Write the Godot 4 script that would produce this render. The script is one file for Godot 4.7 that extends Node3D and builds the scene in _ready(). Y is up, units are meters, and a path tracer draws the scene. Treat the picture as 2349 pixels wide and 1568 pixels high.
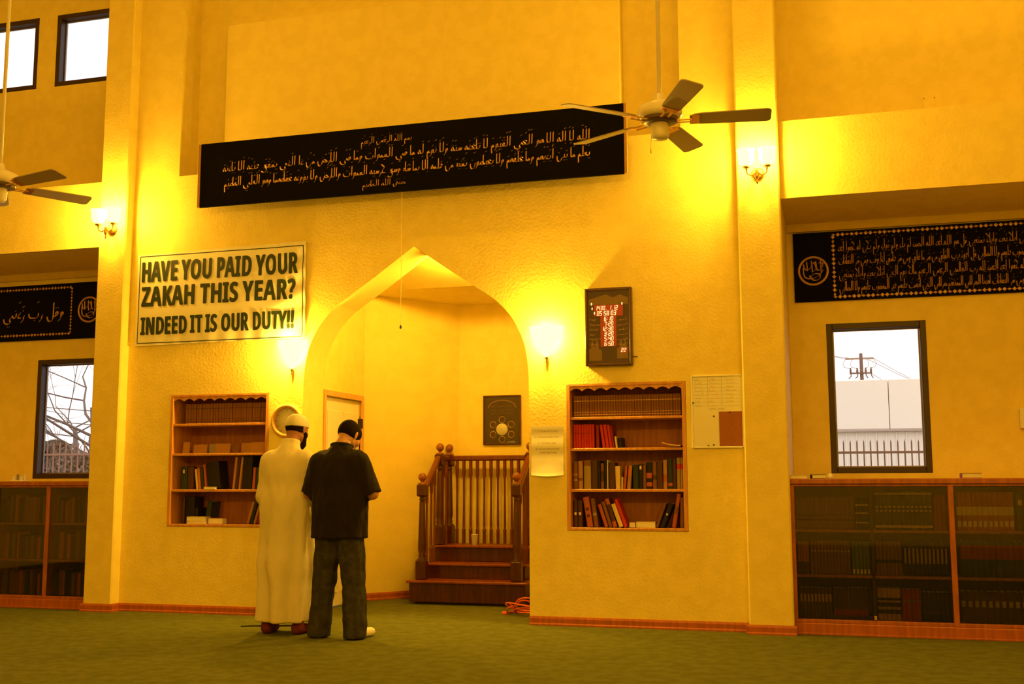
extends Node3D
# A prayer hall seen from the carpet: arched niche, recessed bookcases, embroidered banners, two worshippers.

var mats := {}
var names := {}
var rng := RandomNumberGenerator.new()
const WARM := Color(1.0, 0.748, 0.25)

# ---------------------------------------------------------------- small helpers
func lin(r: float, g: float, b: float) -> Color:
	return Color(r, g, b).linear_to_srgb()

func numbered(called: String) -> String:
	var n: int = names.get(called, 0)
	names[called] = n + 1
	return called if n == 0 else "%s_%03d" % [called, n]

func tag(o: Node, label: String, category: String, group := "") -> Node:
	o.set_meta("label", label)
	o.set_meta("category", category)
	if group:
		o.set_meta("group", group)
	return o

func thing(called: String, label: String, category: String, at := Vector3.ZERO, turn := 0.0, group := "") -> Node3D:
	var o := Node3D.new()
	o.name = numbered(called)
	add_child(o)
	o.position = at
	o.rotation.y = turn
	tag(o, label, category, group)
	return o

func st0(smooth := false) -> SurfaceTool:
	var st := SurfaceTool.new()
	st.begin(Mesh.PRIMITIVE_TRIANGLES)
	st.set_smooth_group(0 if smooth else -1)
	return st

func put(called: String, mesh: Mesh, m: Material, parent: Node = null, at := Vector3.ZERO) -> MeshInstance3D:
	var o := MeshInstance3D.new()
	o.mesh = mesh
	o.material_override = m
	o.position = at
	if parent == null or parent == self:
		o.name = numbered(called)
		add_child(o)
	else:
		o.name = called
		parent.add_child(o, true)
	return o

func obj(called: String, st: SurfaceTool, m: Material, parent: Node = null, at := Vector3.ZERO) -> MeshInstance3D:
	st.generate_normals()
	return put(called, st.commit(), m, parent, at)

func struct(called: String, st: SurfaceTool, m: Material, parent: Node = null) -> MeshInstance3D:
	var o := obj(called, st, m, parent)
	if parent == null:
		o.set_meta("kind", "structure")
	return o

func tri(st: SurfaceTool, a: Vector3, b: Vector3, c: Vector3, out: Vector3) -> void:
	if (b - a).cross(c - a).dot(out) > 0.0:
		st.add_vertex(a); st.add_vertex(c); st.add_vertex(b)
	else:
		st.add_vertex(a); st.add_vertex(b); st.add_vertex(c)

func quad(st: SurfaceTool, a: Vector3, b: Vector3, c: Vector3, d: Vector3, out: Vector3) -> void:
	tri(st, a, b, c, out)
	tri(st, a, c, d, out)

func box(st: SurfaceTool, lo: Vector3, hi: Vector3) -> void:
	var p := []
	for i in 8:
		p.append(Vector3(hi.x if i & 1 else lo.x, hi.y if i & 2 else lo.y, hi.z if i & 4 else lo.z))
	quad(st, p[0], p[2], p[6], p[4], Vector3.LEFT)
	quad(st, p[1], p[3], p[7], p[5], Vector3.RIGHT)
	quad(st, p[0], p[1], p[5], p[4], Vector3.DOWN)
	quad(st, p[2], p[3], p[7], p[6], Vector3.UP)
	quad(st, p[0], p[1], p[3], p[2], Vector3.FORWARD)
	quad(st, p[4], p[5], p[7], p[6], Vector3.BACK)

# a box with chamfered edges, turned by t
func cbox(st: SurfaceTool, lo: Vector3, hi: Vector3, c := 0.004, t := Transform3D()) -> void:
	var mid := (lo + hi) / 2.0
	var h := (hi - lo) / 2.0
	c = minf(c, 0.45 * minf(h.x, minf(h.y, h.z)))
	var sg := [-1.0, 1.0]
	var f := func(v: Vector3) -> Vector3: return t * (mid + v)
	for ax in 3:
		var u := (ax + 1) % 3
		var w := (ax + 2) % 3
		for s in sg:
			var q := []
			for k in [[-1, -1], [1, -1], [1, 1], [-1, 1]]:
				var v := Vector3.ZERO
				v[ax] = s * h[ax]
				v[u] = k[0] * (h[u] - c)
				v[w] = k[1] * (h[w] - c)
				q.append(f.call(v))
			var n := Vector3.ZERO
			n[ax] = s
			quad(st, q[0], q[1], q[2], q[3], t.basis * n)
		for s in sg:
			for r in sg:
				var e := []
				for k in sg:
					var a := Vector3.ZERO
					a[ax] = k * (h[ax] - c); a[u] = s * h[u]; a[w] = r * (h[w] - c)
					var b := Vector3.ZERO
					b[ax] = k * (h[ax] - c); b[u] = s * (h[u] - c); b[w] = r * h[w]
					e.append(f.call(a)); e.append(f.call(b))
				var n2 := Vector3.ZERO
				n2[u] = s; n2[w] = r
				quad(st, e[0], e[1], e[3], e[2], t.basis * n2)
	for sx in sg:
		for sy in sg:
			for sz in sg:
				tri(st, f.call(Vector3(sx * h.x, sy * (h.y - c), sz * (h.z - c))), f.call(Vector3(sx * (h.x - c), sy * h.y, sz * (h.z - c))), f.call(Vector3(sx * (h.x - c), sy * (h.y - c), sz * h.z)), t.basis * Vector3(sx, sy, sz))

func part_box(called: String, lo: Vector3, hi: Vector3, m: Material, parent: Node, c := 0.004) -> MeshInstance3D:
	var st := st0()
	cbox(st, lo, hi, c)
	return obj(called, st, m, parent)

# round tube through points
func tube(st: SurfaceTool, pts: Array, rad: Array, seg := 8, caps := true) -> void:
	var rings := []
	var prev := Vector3.ZERO
	for i in pts.size():
		var d: Vector3 = (pts[mini(i + 1, pts.size() - 1)] - pts[maxi(i - 1, 0)]).normalized()
		var side: Vector3
		if prev == Vector3.ZERO:
			side = d.cross(Vector3.UP if absf(d.y) < 0.9 else Vector3.RIGHT).normalized()
		else:
			side = (prev - d * prev.dot(d)).normalized()
		prev = side
		var up := d.cross(side)
		var ring := []
		for k in seg:
			var a := TAU * k / seg
			ring.append(pts[i] + (side * cos(a) + up * sin(a)) * float(rad[mini(i, rad.size() - 1)]))
		rings.append(ring)
	for i in rings.size() - 1:
		for k in seg:
			var k2 := (k + 1) % seg
			var c: Vector3 = (pts[i] + pts[i + 1]) / 2.0
			var m: Vector3 = (rings[i][k] + rings[i + 1][k2]) / 2.0
			quad(st, rings[i][k], rings[i][k2], rings[i + 1][k2], rings[i + 1][k], m - c)
	if caps:
		for e in [0, rings.size() - 1]:
			var o: Vector3 = (pts[0] - pts[1]) if e == 0 else (pts[-1] - pts[-2])
			for k in range(1, seg - 1):
				tri(st, rings[e][0], rings[e][k], rings[e][k + 1], o)

# turned profile of [radius, height]
func lathe(st: SurfaceTool, prof: Array, at := Vector3.ZERO, seg := 16, t := Basis()) -> void:
	for i in prof.size() - 1:
		var r0: float = prof[i][0]
		var y0: float = prof[i][1]
		var r1: float = prof[i + 1][0]
		var y1: float = prof[i + 1][1]
		for k in seg:
			var a := TAU * k / seg
			var b := TAU * (k + 1) / seg
			var p0 := Vector3(cos(a) * r0, y0, sin(a) * r0)
			var p1 := Vector3(cos(b) * r0, y0, sin(b) * r0)
			var p2 := Vector3(cos(b) * r1, y1, sin(b) * r1)
			var p3 := Vector3(cos(a) * r1, y1, sin(a) * r1)
			var mm := (a + b) / 2.0
			var n := Vector3(cos(mm) * (y1 - y0), r0 - r1, sin(mm) * (y1 - y0))
			if n.length() < 1e-9:
				n = Vector3.UP
			if r0 > 1e-5:
				tri(st, at + t * p0, at + t * p1, at + t * p2, t * n)
			if r1 > 1e-5:
				tri(st, at + t * p0, at + t * p2, at + t * p3, t * n)

# a flat outline (x, y) given depth from z0 to z1
func prism(st: SurfaceTool, poly: PackedVector2Array, z0: float, z1: float, t := Transform3D()) -> void:
	var idx := Geometry2D.triangulate_polygon(poly)
	for i in range(0, idx.size(), 3):
		var a := poly[idx[i]]; var b := poly[idx[i + 1]]; var c := poly[idx[i + 2]]
		for z in [z0, z1]:
			tri(st, t * Vector3(a.x, a.y, z), t * Vector3(b.x, b.y, z), t * Vector3(c.x, c.y, z), t.basis * Vector3(0, 0, 1 if z == maxf(z0, z1) else -1))
	var cw := Geometry2D.is_polygon_clockwise(poly)
	for i in poly.size():
		var a := poly[i]; var b := poly[(i + 1) % poly.size()]
		var n := Vector2(b.y - a.y, a.x - b.x) * (-1.0 if cw else 1.0)
		quad(st, t * Vector3(a.x, a.y, z0), t * Vector3(b.x, b.y, z0), t * Vector3(b.x, b.y, z1), t * Vector3(a.x, a.y, z1), t.basis * Vector3(n.x, n.y, 0))

# ---------------------------------------------------------------- materials
func noise_image(seed_: int, freq: float, oct: int, size := 512, sx := 1.0) -> Image:
	var n := FastNoiseLite.new()
	n.seed = seed_
	n.frequency = freq
	n.fractal_octaves = oct
	n.noise_type = FastNoiseLite.TYPE_SIMPLEX_SMOOTH
	return n.get_seamless_image(size, size) if sx == 1.0 else stretched(n, size, sx)

func stretched(n: FastNoiseLite, size: int, sx: float) -> Image:
	var im := n.get_seamless_image(size, int(size / sx))
	im.resize(size, size, Image.INTERPOLATE_CUBIC)
	return im

# a colour picture: two tones mixed by noise
func two_tone(a: Color, b: Color, im: Image, lo := 0.25, hi := 0.75) -> ImageTexture:
	var out := Image.create(im.get_width(), im.get_height(), false, Image.FORMAT_RGB8)
	for y in im.get_height():
		for x in im.get_width():
			out.set_pixel(x, y, a.lerp(b, clampf((im.get_pixel(x, y).r - lo) / (hi - lo), 0, 1)))
	return ImageTexture.create_from_image(out)

func mat(key: String, c := Color.WHITE, rough := 0.6, spec := 0.5, metal := 0.0) -> StandardMaterial3D:
	if mats.has(key):
		return mats[key]
	var m := StandardMaterial3D.new()
	m.resource_name = key
	m.albedo_color = c
	m.roughness = rough
	m.metallic_specular = spec
	m.metallic = metal
	mats[key] = m
	return m

func triplanar(m: StandardMaterial3D, scale: float, world := true) -> void:
	m.uv1_triplanar = true
	m.uv1_world_triplanar = world
	m.uv1_scale = Vector3.ONE * scale

func relief(m: StandardMaterial3D, im: Image, cm: float) -> void:
	m.heightmap_enabled = true
	m.heightmap_texture = ImageTexture.create_from_image(im)
	m.heightmap_scale = cm

func make_materials() -> void:
	var peel := noise_image(3, 0.035, 3, 512)
	var blot := noise_image(5, 0.012, 3, 256)
	var m := mat("wall_paint", Color.WHITE, 0.62, 0.35)
	m.albedo_texture = two_tone(lin(0.80, 0.675, 0.18), lin(0.84, 0.715, 0.20), blot)
	triplanar(m, 1.6)
	relief(m, peel, 0.12)
	m = mat("ceiling_paint", lin(0.8, 0.72, 0.45), 0.9, 0.2)
	m = mat("carpet", Color.WHITE, 0.95, 0.15)
	m.albedo_texture = two_tone(lin(0.105, 0.12, 0.026), lin(0.135, 0.148, 0.038), noise_image(9, 0.02, 5, 512))
	triplanar(m, 0.7)
	var grain := noise_image(21, 0.03, 4, 512, 9.0)
	for w in [["oak", lin(0.50, 0.225, 0.055), lin(0.62, 0.30, 0.085), 0.42], ["cherry", lin(0.30, 0.085, 0.018), lin(0.42, 0.125, 0.028), 0.4], ["mahogany", lin(0.050, 0.011, 0.0035), lin(0.085, 0.019, 0.005), 0.32], ["shelf_back", lin(0.33, 0.12, 0.03), lin(0.42, 0.155, 0.04), 0.6], ["door_trim", lin(0.60, 0.34, 0.10), lin(0.7, 0.41, 0.13), 0.4], ["base_wood", lin(0.34, 0.088, 0.016), lin(0.44, 0.115, 0.022), 0.4]]:
		m = mat(w[0], Color.WHITE, w[3], 0.5)
		m.albedo_texture = two_tone(w[1], w[2], grain)
		triplanar(m, 1.3, true)
	m = mat("bronze_frame", lin(0.03, 0.012, 0.008), 0.45, 0.5)
	mat("black_rubber", lin(0.012, 0.012, 0.012), 0.6)
	mat("white_vinyl", lin(0.78, 0.76, 0.66), 0.34, 0.5)
	mat("vinyl_ink", lin(0.012, 0.03, 0.012), 0.5)
	m = mat("velvet", lin(0.006, 0.005, 0.004), 0.95, 0.2)
	m = mat("thread", lin(0.62, 0.38, 0.15), 0.36, 0.5, 0.75)
	m = mat("thread_dull", lin(0.52, 0.33, 0.13), 0.45, 0.5, 0.6)
	m = mat("gold_trim", lin(0.42, 0.24, 0.07), 0.5, 0.5, 0.2)
	mat("brass", lin(0.72, 0.46, 0.16), 0.28, 0.5, 1.0)
	mat("white_enamel", lin(0.72, 0.68, 0.58), 0.35)
	mat("fan_blade", lin(0.36, 0.30, 0.22), 0.3)
	mat("white_board", lin(0.80, 0.80, 0.76), 0.25)
	mat("paper", lin(0.80, 0.78, 0.70), 0.8)
	mat("paper_ink", lin(0.30, 0.25, 0.2), 0.8)
	mat("marker_grey", lin(0.34, 0.32, 0.28), 0.6)
	mat("marker_red", lin(0.75, 0.18, 0.10), 0.6)
	mat("cork", lin(0.34, 0.12, 0.035), 0.9)
	mat("clock_face", lin(0.72, 0.72, 0.62), 0.3)
	mat("door_paint", lin(0.80, 0.76, 0.62), 0.5)
	mat("cord_orange", lin(0.75, 0.14, 0.02), 0.5)
	mat("plastic_white", lin(0.8, 0.8, 0.76), 0.4)
	m = mat("glass", Color(0.02, 0.02, 0.02, 0.05), 0.02, 0.5)
	m.transparency = BaseMaterial3D.TRANSPARENCY_ALPHA
	m = mat("door_glass", Color(0.04, 0.03, 0.02, 0.32), 0.03, 0.5)
	m.transparency = BaseMaterial3D.TRANSPARENCY_ALPHA
	m = mat("shade_glass", lin(0.86, 0.82, 0.74), 0.5, 0.3)
	m.backlight_enabled = true
	m.backlight = Color(0.95, 0.93, 0.88)
	m = mat("shade_glow", lin(0.86, 0.82, 0.74), 0.5, 0.3)
	m.emission_enabled = true
	m.emission = WARM
	m.emission_energy_multiplier = 14.0
	m = mat("bulb_glow", lin(0.9, 0.8, 0.6), 0.5)
	m.emission_enabled = true
	m.emission = WARM
	m.emission_energy_multiplier = 24.0
	m = mat("can_glow", lin(0.9, 0.85, 0.7), 0.5)
	m.emission_enabled = true
	m.emission = WARM
	m.emission_energy_multiplier = 8.0
	m = mat("led_filter", lin(0.2, 0.02, 0.01), 0.4)
	m.emission_enabled = true
	m.emission = lin(1.0, 0.05, 0.005)
	m.emission_energy_multiplier = 0.2
	m = mat("led_red", lin(0.2, 0.02, 0.01), 0.5)
	m.emission_enabled = true
	m.emission = lin(1.0, 0.60, 0.2)
	m.emission_energy_multiplier = 2.4
	m = mat("concrete_out", lin(0.36, 0.34, 0.30), 0.9)
	m = mat("stucco_out", lin(0.90, 0.86, 0.74), 0.9)
	m = mat("siding_out", lin(0.86, 0.82, 0.72), 0.7)
	m = mat("seam_out", lin(0.42, 0.36, 0.32), 0.8)
	m = mat("iron_out", lin(0.17, 0.08, 0.065), 0.6)
	m = mat("iron_rust", lin(0.34, 0.17, 0.12), 0.7)
	m = mat("bark", lin(0.16, 0.125, 0.115), 0.9)
	m = mat("dry_leaf", lin(0.18, 0.14, 0.105), 0.9)
	m = mat("pole_wood", lin(0.12, 0.075, 0.075), 0.9)
	m = mat("skin", lin(0.44, 0.22, 0.12), 0.55)
	m.subsurf_scatter_enabled = true
	m.subsurf_scatter_strength = 0.05
	mat("skin_dark", lin(0.30, 0.13, 0.07), 0.55)
	mat("hair", lin(0.012, 0.007, 0.005), 0.85, 0.15)
	var weave := noise_image(31, 0.3, 2, 256)
	m = mat("thobe_cloth", lin(0.66, 0.61, 0.44), 0.9, 0.15)
	relief(m, weave, 0.05); triplanar(m, 6.0, false)
	m = mat("cap_knit", lin(0.76, 0.74, 0.64), 0.9, 0.2)
	relief(m, weave, 0.3); triplanar(m, 12.0, false)
	m = mat("shirt_cloth", lin(0.014, 0.011, 0.010), 0.9, 0.25)
	m.rim_enabled = true; m.rim = 0.3
	relief(m, weave, 0.05); triplanar(m, 6.0, false)
	m = mat("denim", Color.WHITE, 0.9, 0.2)
	m.albedo_texture = two_tone(lin(0.032, 0.032, 0.030), lin(0.055, 0.055, 0.052), noise_image(41, 0.02, 4, 256))
	triplanar(m, 2.2, false)
	mat("sock_white", lin(0.8, 0.78, 0.72), 0.9, 0.2)
	mat("sock_red", lin(0.14, 0.03, 0.016), 0.9, 0.2)

# ---------------------------------------------------------------- the room
const WINDOWS_UP := [[-9.28, -8.42, 5.558, 6.385], [-8.18, -7.32, 5.558, 6.385]]
const AX := -3.632   # middle of the arch
const ARCH := [[0.0, 3.33], [0.38, 3.067], [0.68, 2.868], [0.765, 2.808], [0.85, 2.728], [0.92, 2.645], [0.975, 2.555], [1.02, 2.46], [1.05, 2.36], [1.068, 2.25], [1.078, 2.15], [1.08, 2.05]]

func holed(st: SurfaceTool, x0: float, x1: float, y0: float, y1: float, z0: float, z1: float, holes: Array) -> void:
	var x := x0
	for h in holes:
		box(st, Vector3(x, y0, z0), Vector3(h[0], y1, z1))
		box(st, Vector3(h[0], y0, z0), Vector3(h[1], h[2], z1))
		box(st, Vector3(h[0], h[3], z0), Vector3(h[1], y1, z1))
		x = h[1]
	box(st, Vector3(x, y0, z0), Vector3(x1, y1, z1))

func baseboard(called: String, a: Vector2, b: Vector2, out: Vector2) -> void:
	# a length of skirting from a to b (x, z), standing off the wall towards out
	var st := st0()
	var prof := [[0.0, 0.0], [0.020, 0.0], [0.020, 0.012], [0.013, 0.022], [0.013, 0.058], [0.007, 0.074], [0.0, 0.076]]
	var o := Vector3(out.x, 0, out.y)
	var pa := Vector3(a.x, 0, a.y)
	var pb := Vector3(b.x, 0, b.y)
	for i in prof.size():
		var p: Array = prof[i]
		var q: Array = prof[(i + 1) % prof.size()]
		var n := o * (float(q[1]) - float(p[1])) + Vector3.UP * (float(p[0]) - float(q[0]))
		quad(st, pa + o * p[0] + Vector3.UP * p[1], pb + o * p[0] + Vector3.UP * p[1], pb + o * q[0] + Vector3.UP * q[1], pa + o * q[0] + Vector3.UP * q[1], n)
	for e in [pa, pb]:
		for i in range(1, prof.size() - 1):
			tri(st, e, e + o * prof[i][0] + Vector3.UP * prof[i][1], e + o * prof[i + 1][0] + Vector3.UP * prof[i + 1][1], (pa - pb) if e == pa else (pb - pa))
	struct("baseboard_" + called, st, mats.base_wood)

func window(n: int, x0: float, x1: float, y0: float, y1: float, z: float) -> void:
	# dark aluminium frame set flush in the plaster, one pane
	var o := Node3D.new()
	o.name = "window_%d" % n
	o.set_meta("kind", "structure")
	add_child(o)
	var w := 0.052
	var d := 0.11
	for p in [["window_frame", Vector3(x0, y0, z - d), Vector3(x0 + w, y1, z + 0.004)], ["window_frame", Vector3(x1 - w, y0, z - d), Vector3(x1, y1, z + 0.004)], ["window_frame", Vector3(x0 + w, y0, z - d), Vector3(x1 - w, y0 + w, z + 0.004)], ["window_frame", Vector3(x0 + w, y1 - w, z - d), Vector3(x1 - w, y1, z + 0.004)]]:
		part_box(p[0], p[1], p[2], mats.bronze_frame, o, 0.004)
	var st := st0()
	for s in [[x0 + w, x0 + w + 0.012], [x1 - w - 0.012, x1 - w]]:
		box(st, Vector3(s[0], y0 + w, z - d + 0.01), Vector3(s[1], y1 - w, z - d + 0.03))
	for s in [[y0 + w, y0 + w + 0.012], [y1 - w - 0.012, y1 - w]]:
		box(st, Vector3(x0 + w + 0.012, s[0], z - d + 0.01), Vector3(x1 - w - 0.012, s[1], z - d + 0.03))
	obj("glazing_bead", st, mat("bead_metal", lin(0.25, 0.22, 0.2), 0.35, 0.5, 0.6), o)
	st = st0()
	box(st, Vector3(x0 + w, y0 + w, z - d + 0.017), Vector3(x1 - w, y1 - w, z - d + 0.022))
	obj("pane", st, mats.glass, o)

func build_room() -> void:
	var st := st0()
	box(st, Vector3(-11.6, -0.12, -2.6), Vector3(4.1, 0, 13.2))
	struct("floor", st, mats.carpet)
	st = st0()
	box(st, Vector3(-11.6, 7.0, -1.3), Vector3(4.1, 7.15, 13.2))
	struct("ceiling", st, mats.ceiling_paint)
	st = st0()
	box(st, Vector3(-11.75, 0, -1.3), Vector3(-11.5, 7, 13.2))
	struct("wall_left", st, mats.wall_paint)
	st = st0()
	box(st, Vector3(4.0, 0, -1.3), Vector3(4.2, 7, 13.2))
	struct("wall_right", st, mats.wall_paint)
	st = st0()
	box(st, Vector3(-11.5, 0, 13.0), Vector3(4.0, 7, 13.2))
	struct("wall_back", st, mats.wall_paint)
	# the wall with the arch and the two shelf recesses
	st = st0()
	box(st, Vector3(-6.6, 0, -0.42), Vector3(-6.105, 4.185, 0))
	box(st, Vector3(-6.105, 0, -0.42), Vector3(-5.055, 0.79, 0))
	box(st, Vector3(-6.105, 2.035, -0.42), Vector3(-5.055, 4.185, 0))
	box(st, Vector3(-2.22, 0, -0.42), Vector3(-1.195, 0.79, 0))
	box(st, Vector3(-2.22, 2.035, -0.42), Vector3(-1.195, 4.185, 0))
	box(st, Vector3(-1.195, 0, -0.42), Vector3(-0.7, 4.185, 0))
	box(st, Vector3(-6.105, 0.79, -0.42), Vector3(-5.055, 2.035, -0.36))
	box(st, Vector3(-2.22, 0.79, -0.42), Vector3(-1.195, 2.035, -0.36))
	for s in [-1.0, 1.0]:
		var poly := PackedVector2Array([Vector2(-5.055 if s < 0 else -2.22, 0), Vector2(AX + s * 1.08, 0)])
		for i in range(ARCH.size() - 1, 0, -1):
			# the haunches are cut finely, the straight upper flanks left whole
			var p := Vector2(ARCH[i][0], ARCH[i][1])
			var q := Vector2(ARCH[i - 1][0], ARCH[i - 1][1])
			var e := Vector2(ARCH[mini(i + 1, ARCH.size() - 1)][0], ARCH[mini(i + 1, ARCH.size() - 1)][1])
			var f := Vector2(ARCH[maxi(i - 2, 0)][0], ARCH[maxi(i - 2, 0)][1])
			for k in (4 if i > 2 else 1):
				var v := p.cubic_interpolate(q, e, f, k / 4.0)
				poly.append(Vector2(AX + s * v.x, v.y))
		poly.append(Vector2(AX, ARCH[0][1]))
		poly.append(Vector2(AX, 4.185))
		poly.append(Vector2(-5.055 if s < 0 else -2.22, 4.185))
		prism(st, poly, -0.42, 0.0)
	# the wall goes on above the recess edge as two piers
	box(st, Vector3(-6.6, 4.185, -0.5), Vector3(-6.1, 7, 0))
	box(st, Vector3(-1.19, 4.185, -0.5), Vector3(-0.7, 7, 0))
	struct("wall_front", st, mats.wall_paint)
	st = st0()
	box(st, Vector3(-6.1, 4.185, -0.5), Vector3(-1.19, 7, -0.31))
	struct("wall_front_upper", st, mats.wall_paint)
	st = st0()
	cbox(st, Vector3(-5.705, 4.186, -0.312), Vector3(-1.735, 5.745, -0.15), 0.006)
	struct("wall_front_panel", st, mats.wall_paint)
	# piers carrying the sconces
	st = st0()
	cbox(st, Vector3(-6.905, 0, -1.15), Vector3(-6.595, 7, 0.12), 0.012)
	struct("wall_pier_left", st, mats.wall_paint)
	st = st0()
	cbox(st, Vector3(-0.718, 0, -1.15), Vector3(-0.372, 7, 0.12), 0.012)
	struct("wall_pier_right", st, mats.wall_paint)
	# window bays either side
	for s in [["left", -11.5, -6.905, [[-8.456, -7.606, 1.25, 2.552]], WINDOWS_UP, -0.7], ["right", -0.372, 4.0, [[-0.053, 0.79, 1.268, 2.60]], [], -0.5]]:
		st = st0()
		holed(st, s[1], s[2], 0, 3.53, -1.15, -1.0, s[3])
		struct("wall_bay_" + s[0], st, mats.wall_paint)
		st = st0()
		box(st, Vector3(s[1], 3.525, -1.15), Vector3(s[2], 4.185, 0.03))
		struct("wall_beam_" + s[0], st, mats.wall_paint)
		st = st0()
		holed(st, s[1], s[2], 4.18, 7, s[5] - 0.18, s[5], s[4])
		struct("wall_bay_upper_" + s[0], st, mats.wall_paint)
		st = st0()
		cbox(st, Vector3(s[1], 3.45, -1.0), Vector3(s[2], 3.526, -0.955), 0.006)
		struct("trim_" + ("1" if s[0] == "left" else "2"), st, mats.wall_paint)
	window(1, -8.456, -7.606, 1.25, 2.552, -1.0)
	window(2, -0.053, 0.79, 1.268, 2.60, -1.0)
	for k in 2:
		window(3 + k, WINDOWS_UP[k][0], WINDOWS_UP[k][1], WINDOWS_UP[k][2], WINDOWS_UP[k][3], -0.7)
	# behind the arch
	st = st0()
	holed_z(st, -4.86, -4.712, 0, 3.75, -1.42, -0.42, [[-1.30, -0.47, -0.01, 2.03]])
	struct("wall_niche_left", st, mats.wall_paint)
	st = st0()
	var poly2 := PackedVector2Array([Vector2(-4.712, -1.38), Vector2(-3.98, -2.3), Vector2(-4.15, -2.45), Vector2(-4.9, -1.5)])
	prism(st, poly2, 0.0, 3.75, Transform3D(Basis(Vector3(1, 0, 0), Vector3(0, 0, 1), Vector3(0, 1, 0)), Vector3.ZERO))
	struct("wall_niche_corner", st, mats.wall_paint)
	st = st0()
	box(st, Vector3(-4.15, 0, -2.45), Vector3(-2.05, 3.75, -2.3))
	struct("wall_niche_back", st, mats.wall_paint)
	st = st0()
	box(st, Vector3(-2.2, 0, -2.3), Vector3(-2.05, 3.75, -0.42))
	struct("wall_niche_right", st, mats.wall_paint)
	st = st0()
	prism(st, PackedVector2Array([Vector2(-0.42, 3.42), Vector2(-1.25, 3.17), Vector2(-2.45, 3.15), Vector2(-2.45, 3.7), Vector2(-0.42, 3.7)]), -4.9, -2.05, Transform3D(Basis(Vector3(0, 0, 1), Vector3(0, 1, 0), Vector3(1, 0, 0)), Vector3.ZERO))
	struct("ceiling_niche", st, mats.wall_paint)
	# skirting
	baseboard("front_left", Vector2(-6.595, 0), Vector2(AX - 1.08, 0), Vector2(0, 1))
	baseboard("front_right", Vector2(AX + 1.08, 0), Vector2(-0.718, 0), Vector2(0, 1))
	baseboard("pier_left", Vector2(-6.925, 0.12), Vector2(-6.575, 0.12), Vector2(0, 1))
	baseboard("pier_left_side", Vector2(-6.595, 0.12), Vector2(-6.595, 0), Vector2(1, 0))
	baseboard("pier_right", Vector2(-0.738, 0.12), Vector2(-0.352, 0.12), Vector2(0, 1))
	baseboard("pier_right_side", Vector2(-0.718, 0.12), Vector2(-0.718, 0), Vector2(-1, 0))
	var along := (Vector2(-3.98, -2.3) - Vector2(-4.712, -1.38)).normalized()
	baseboard("niche_corner", Vector2(-4.712, -1.38), Vector2(-3.98, -2.3), Vector2(-along.y, along.x) * (1.0 if -along.y > 0 else -1.0))
	baseboard("niche_back", Vector2(-3.98, -2.3), Vector2(-2.2, -2.3), Vector2(0, 1))
	# the door in the niche's side
	var o := Node3D.new()
	o.name = "door_1"
	o.set_meta("kind", "structure")
	add_child(o)
	part_box("door_leaf", Vector3(-4.775, 0.01, -1.298), Vector3(-4.738, 2.028, -0.472), mats.door_paint, o, 0.003)
	for r in [[0.14, 0.62], [0.74, 1.34], [1.46, 1.90]]:
		for c in [[-1.20, -0.93], [-0.84, -0.57]]:
			st = st0()
			cbox(st, Vector3(-4.742, r[0], c[0]), Vector3(-4.728, r[1], c[1]), 0.006)
			obj("door_panel", st, mats.door_paint, o)
	for p in [[Vector3(-4.73, 0, -1.36), Vector3(-4.695, 2.09, -1.30)], [Vector3(-4.73, 0, -0.47), Vector3(-4.695, 2.09, -0.425)], [Vector3(-4.73, 2.03, -1.30), Vector3(-4.695, 2.09, -0.47)]]:
		part_box("door_casing", p[0], p[1], mats.door_trim, o, 0.006)
	for y in [0.25, 1.02, 1.80]:
		part_box("hinge", Vector3(-4.742, y - 0.05, -1.312), Vector3(-4.686, y + 0.05, -1.292), mats.bronze_frame, o, 0.003)
	lathe_knob(o)

func lathe_knob(o: Node3D) -> void:
	var st := st0(true)
	lathe(st, [[0.0, 0.0], [0.03, 0.0], [0.03, 0.008], [0.012, 0.012], [0.012, 0.035], [0.026, 0.045], [0.03, 0.06], [0.02, 0.073], [0.0, 0.076]], Vector3(-4.738, 0.98, -0.56), 14, Basis(Vector3(0, 0, 1), -PI / 2))
	obj("door_knob", st, mats.brass, o)

func holed_z(st: SurfaceTool, x0: float, x1: float, y0: float, y1: float, z0: float, z1: float, holes: Array) -> void:
	var z := z0
	for h in holes:
		box(st, Vector3(x0, y0, z), Vector3(x1, y1, h[0]))
		box(st, Vector3(x0, h[3], h[0]), Vector3(x1, y1, h[1]))
		z = h[1]
	box(st, Vector3(x0, y0, z), Vector3(x1, y1, z1))

# ---------------------------------------------------------------- lamps
func ceiling_can(at: Vector3, label: String, energy: float) -> void:
	var t := thing("ceiling_light", label, "ceiling light", at, 0.0, "round downlights in the hall ceiling")
	var st := st0(true)
	lathe(st, [[0.125, 0.0], [0.125, -0.012], [0.10, -0.016], [0.09, 0.0]], Vector3.ZERO, 24)
	obj("trim_ring", st, mats.white_enamel, t)
	st = st0(true)
	lathe(st, [[0.0, -0.004], [0.09, -0.004], [0.09, 0.0]], Vector3.ZERO, 24)
	obj("diffuser", st, mats.can_glow, t)
	var l := SpotLight3D.new()
	l.name = "downlight"
	l.position = Vector3(0, -0.05, 0)
	l.rotation.x = -PI / 2
	l.spot_angle = 80.0
	l.spot_angle_attenuation = 0.6
	l.spot_range = 30.0
	l.spot_attenuation = 2.0
	l.light_color = WARM
	l.light_energy = energy
	l.light_size = 0.09
	l.shadow_enabled = true
	t.add_child(l)

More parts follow.
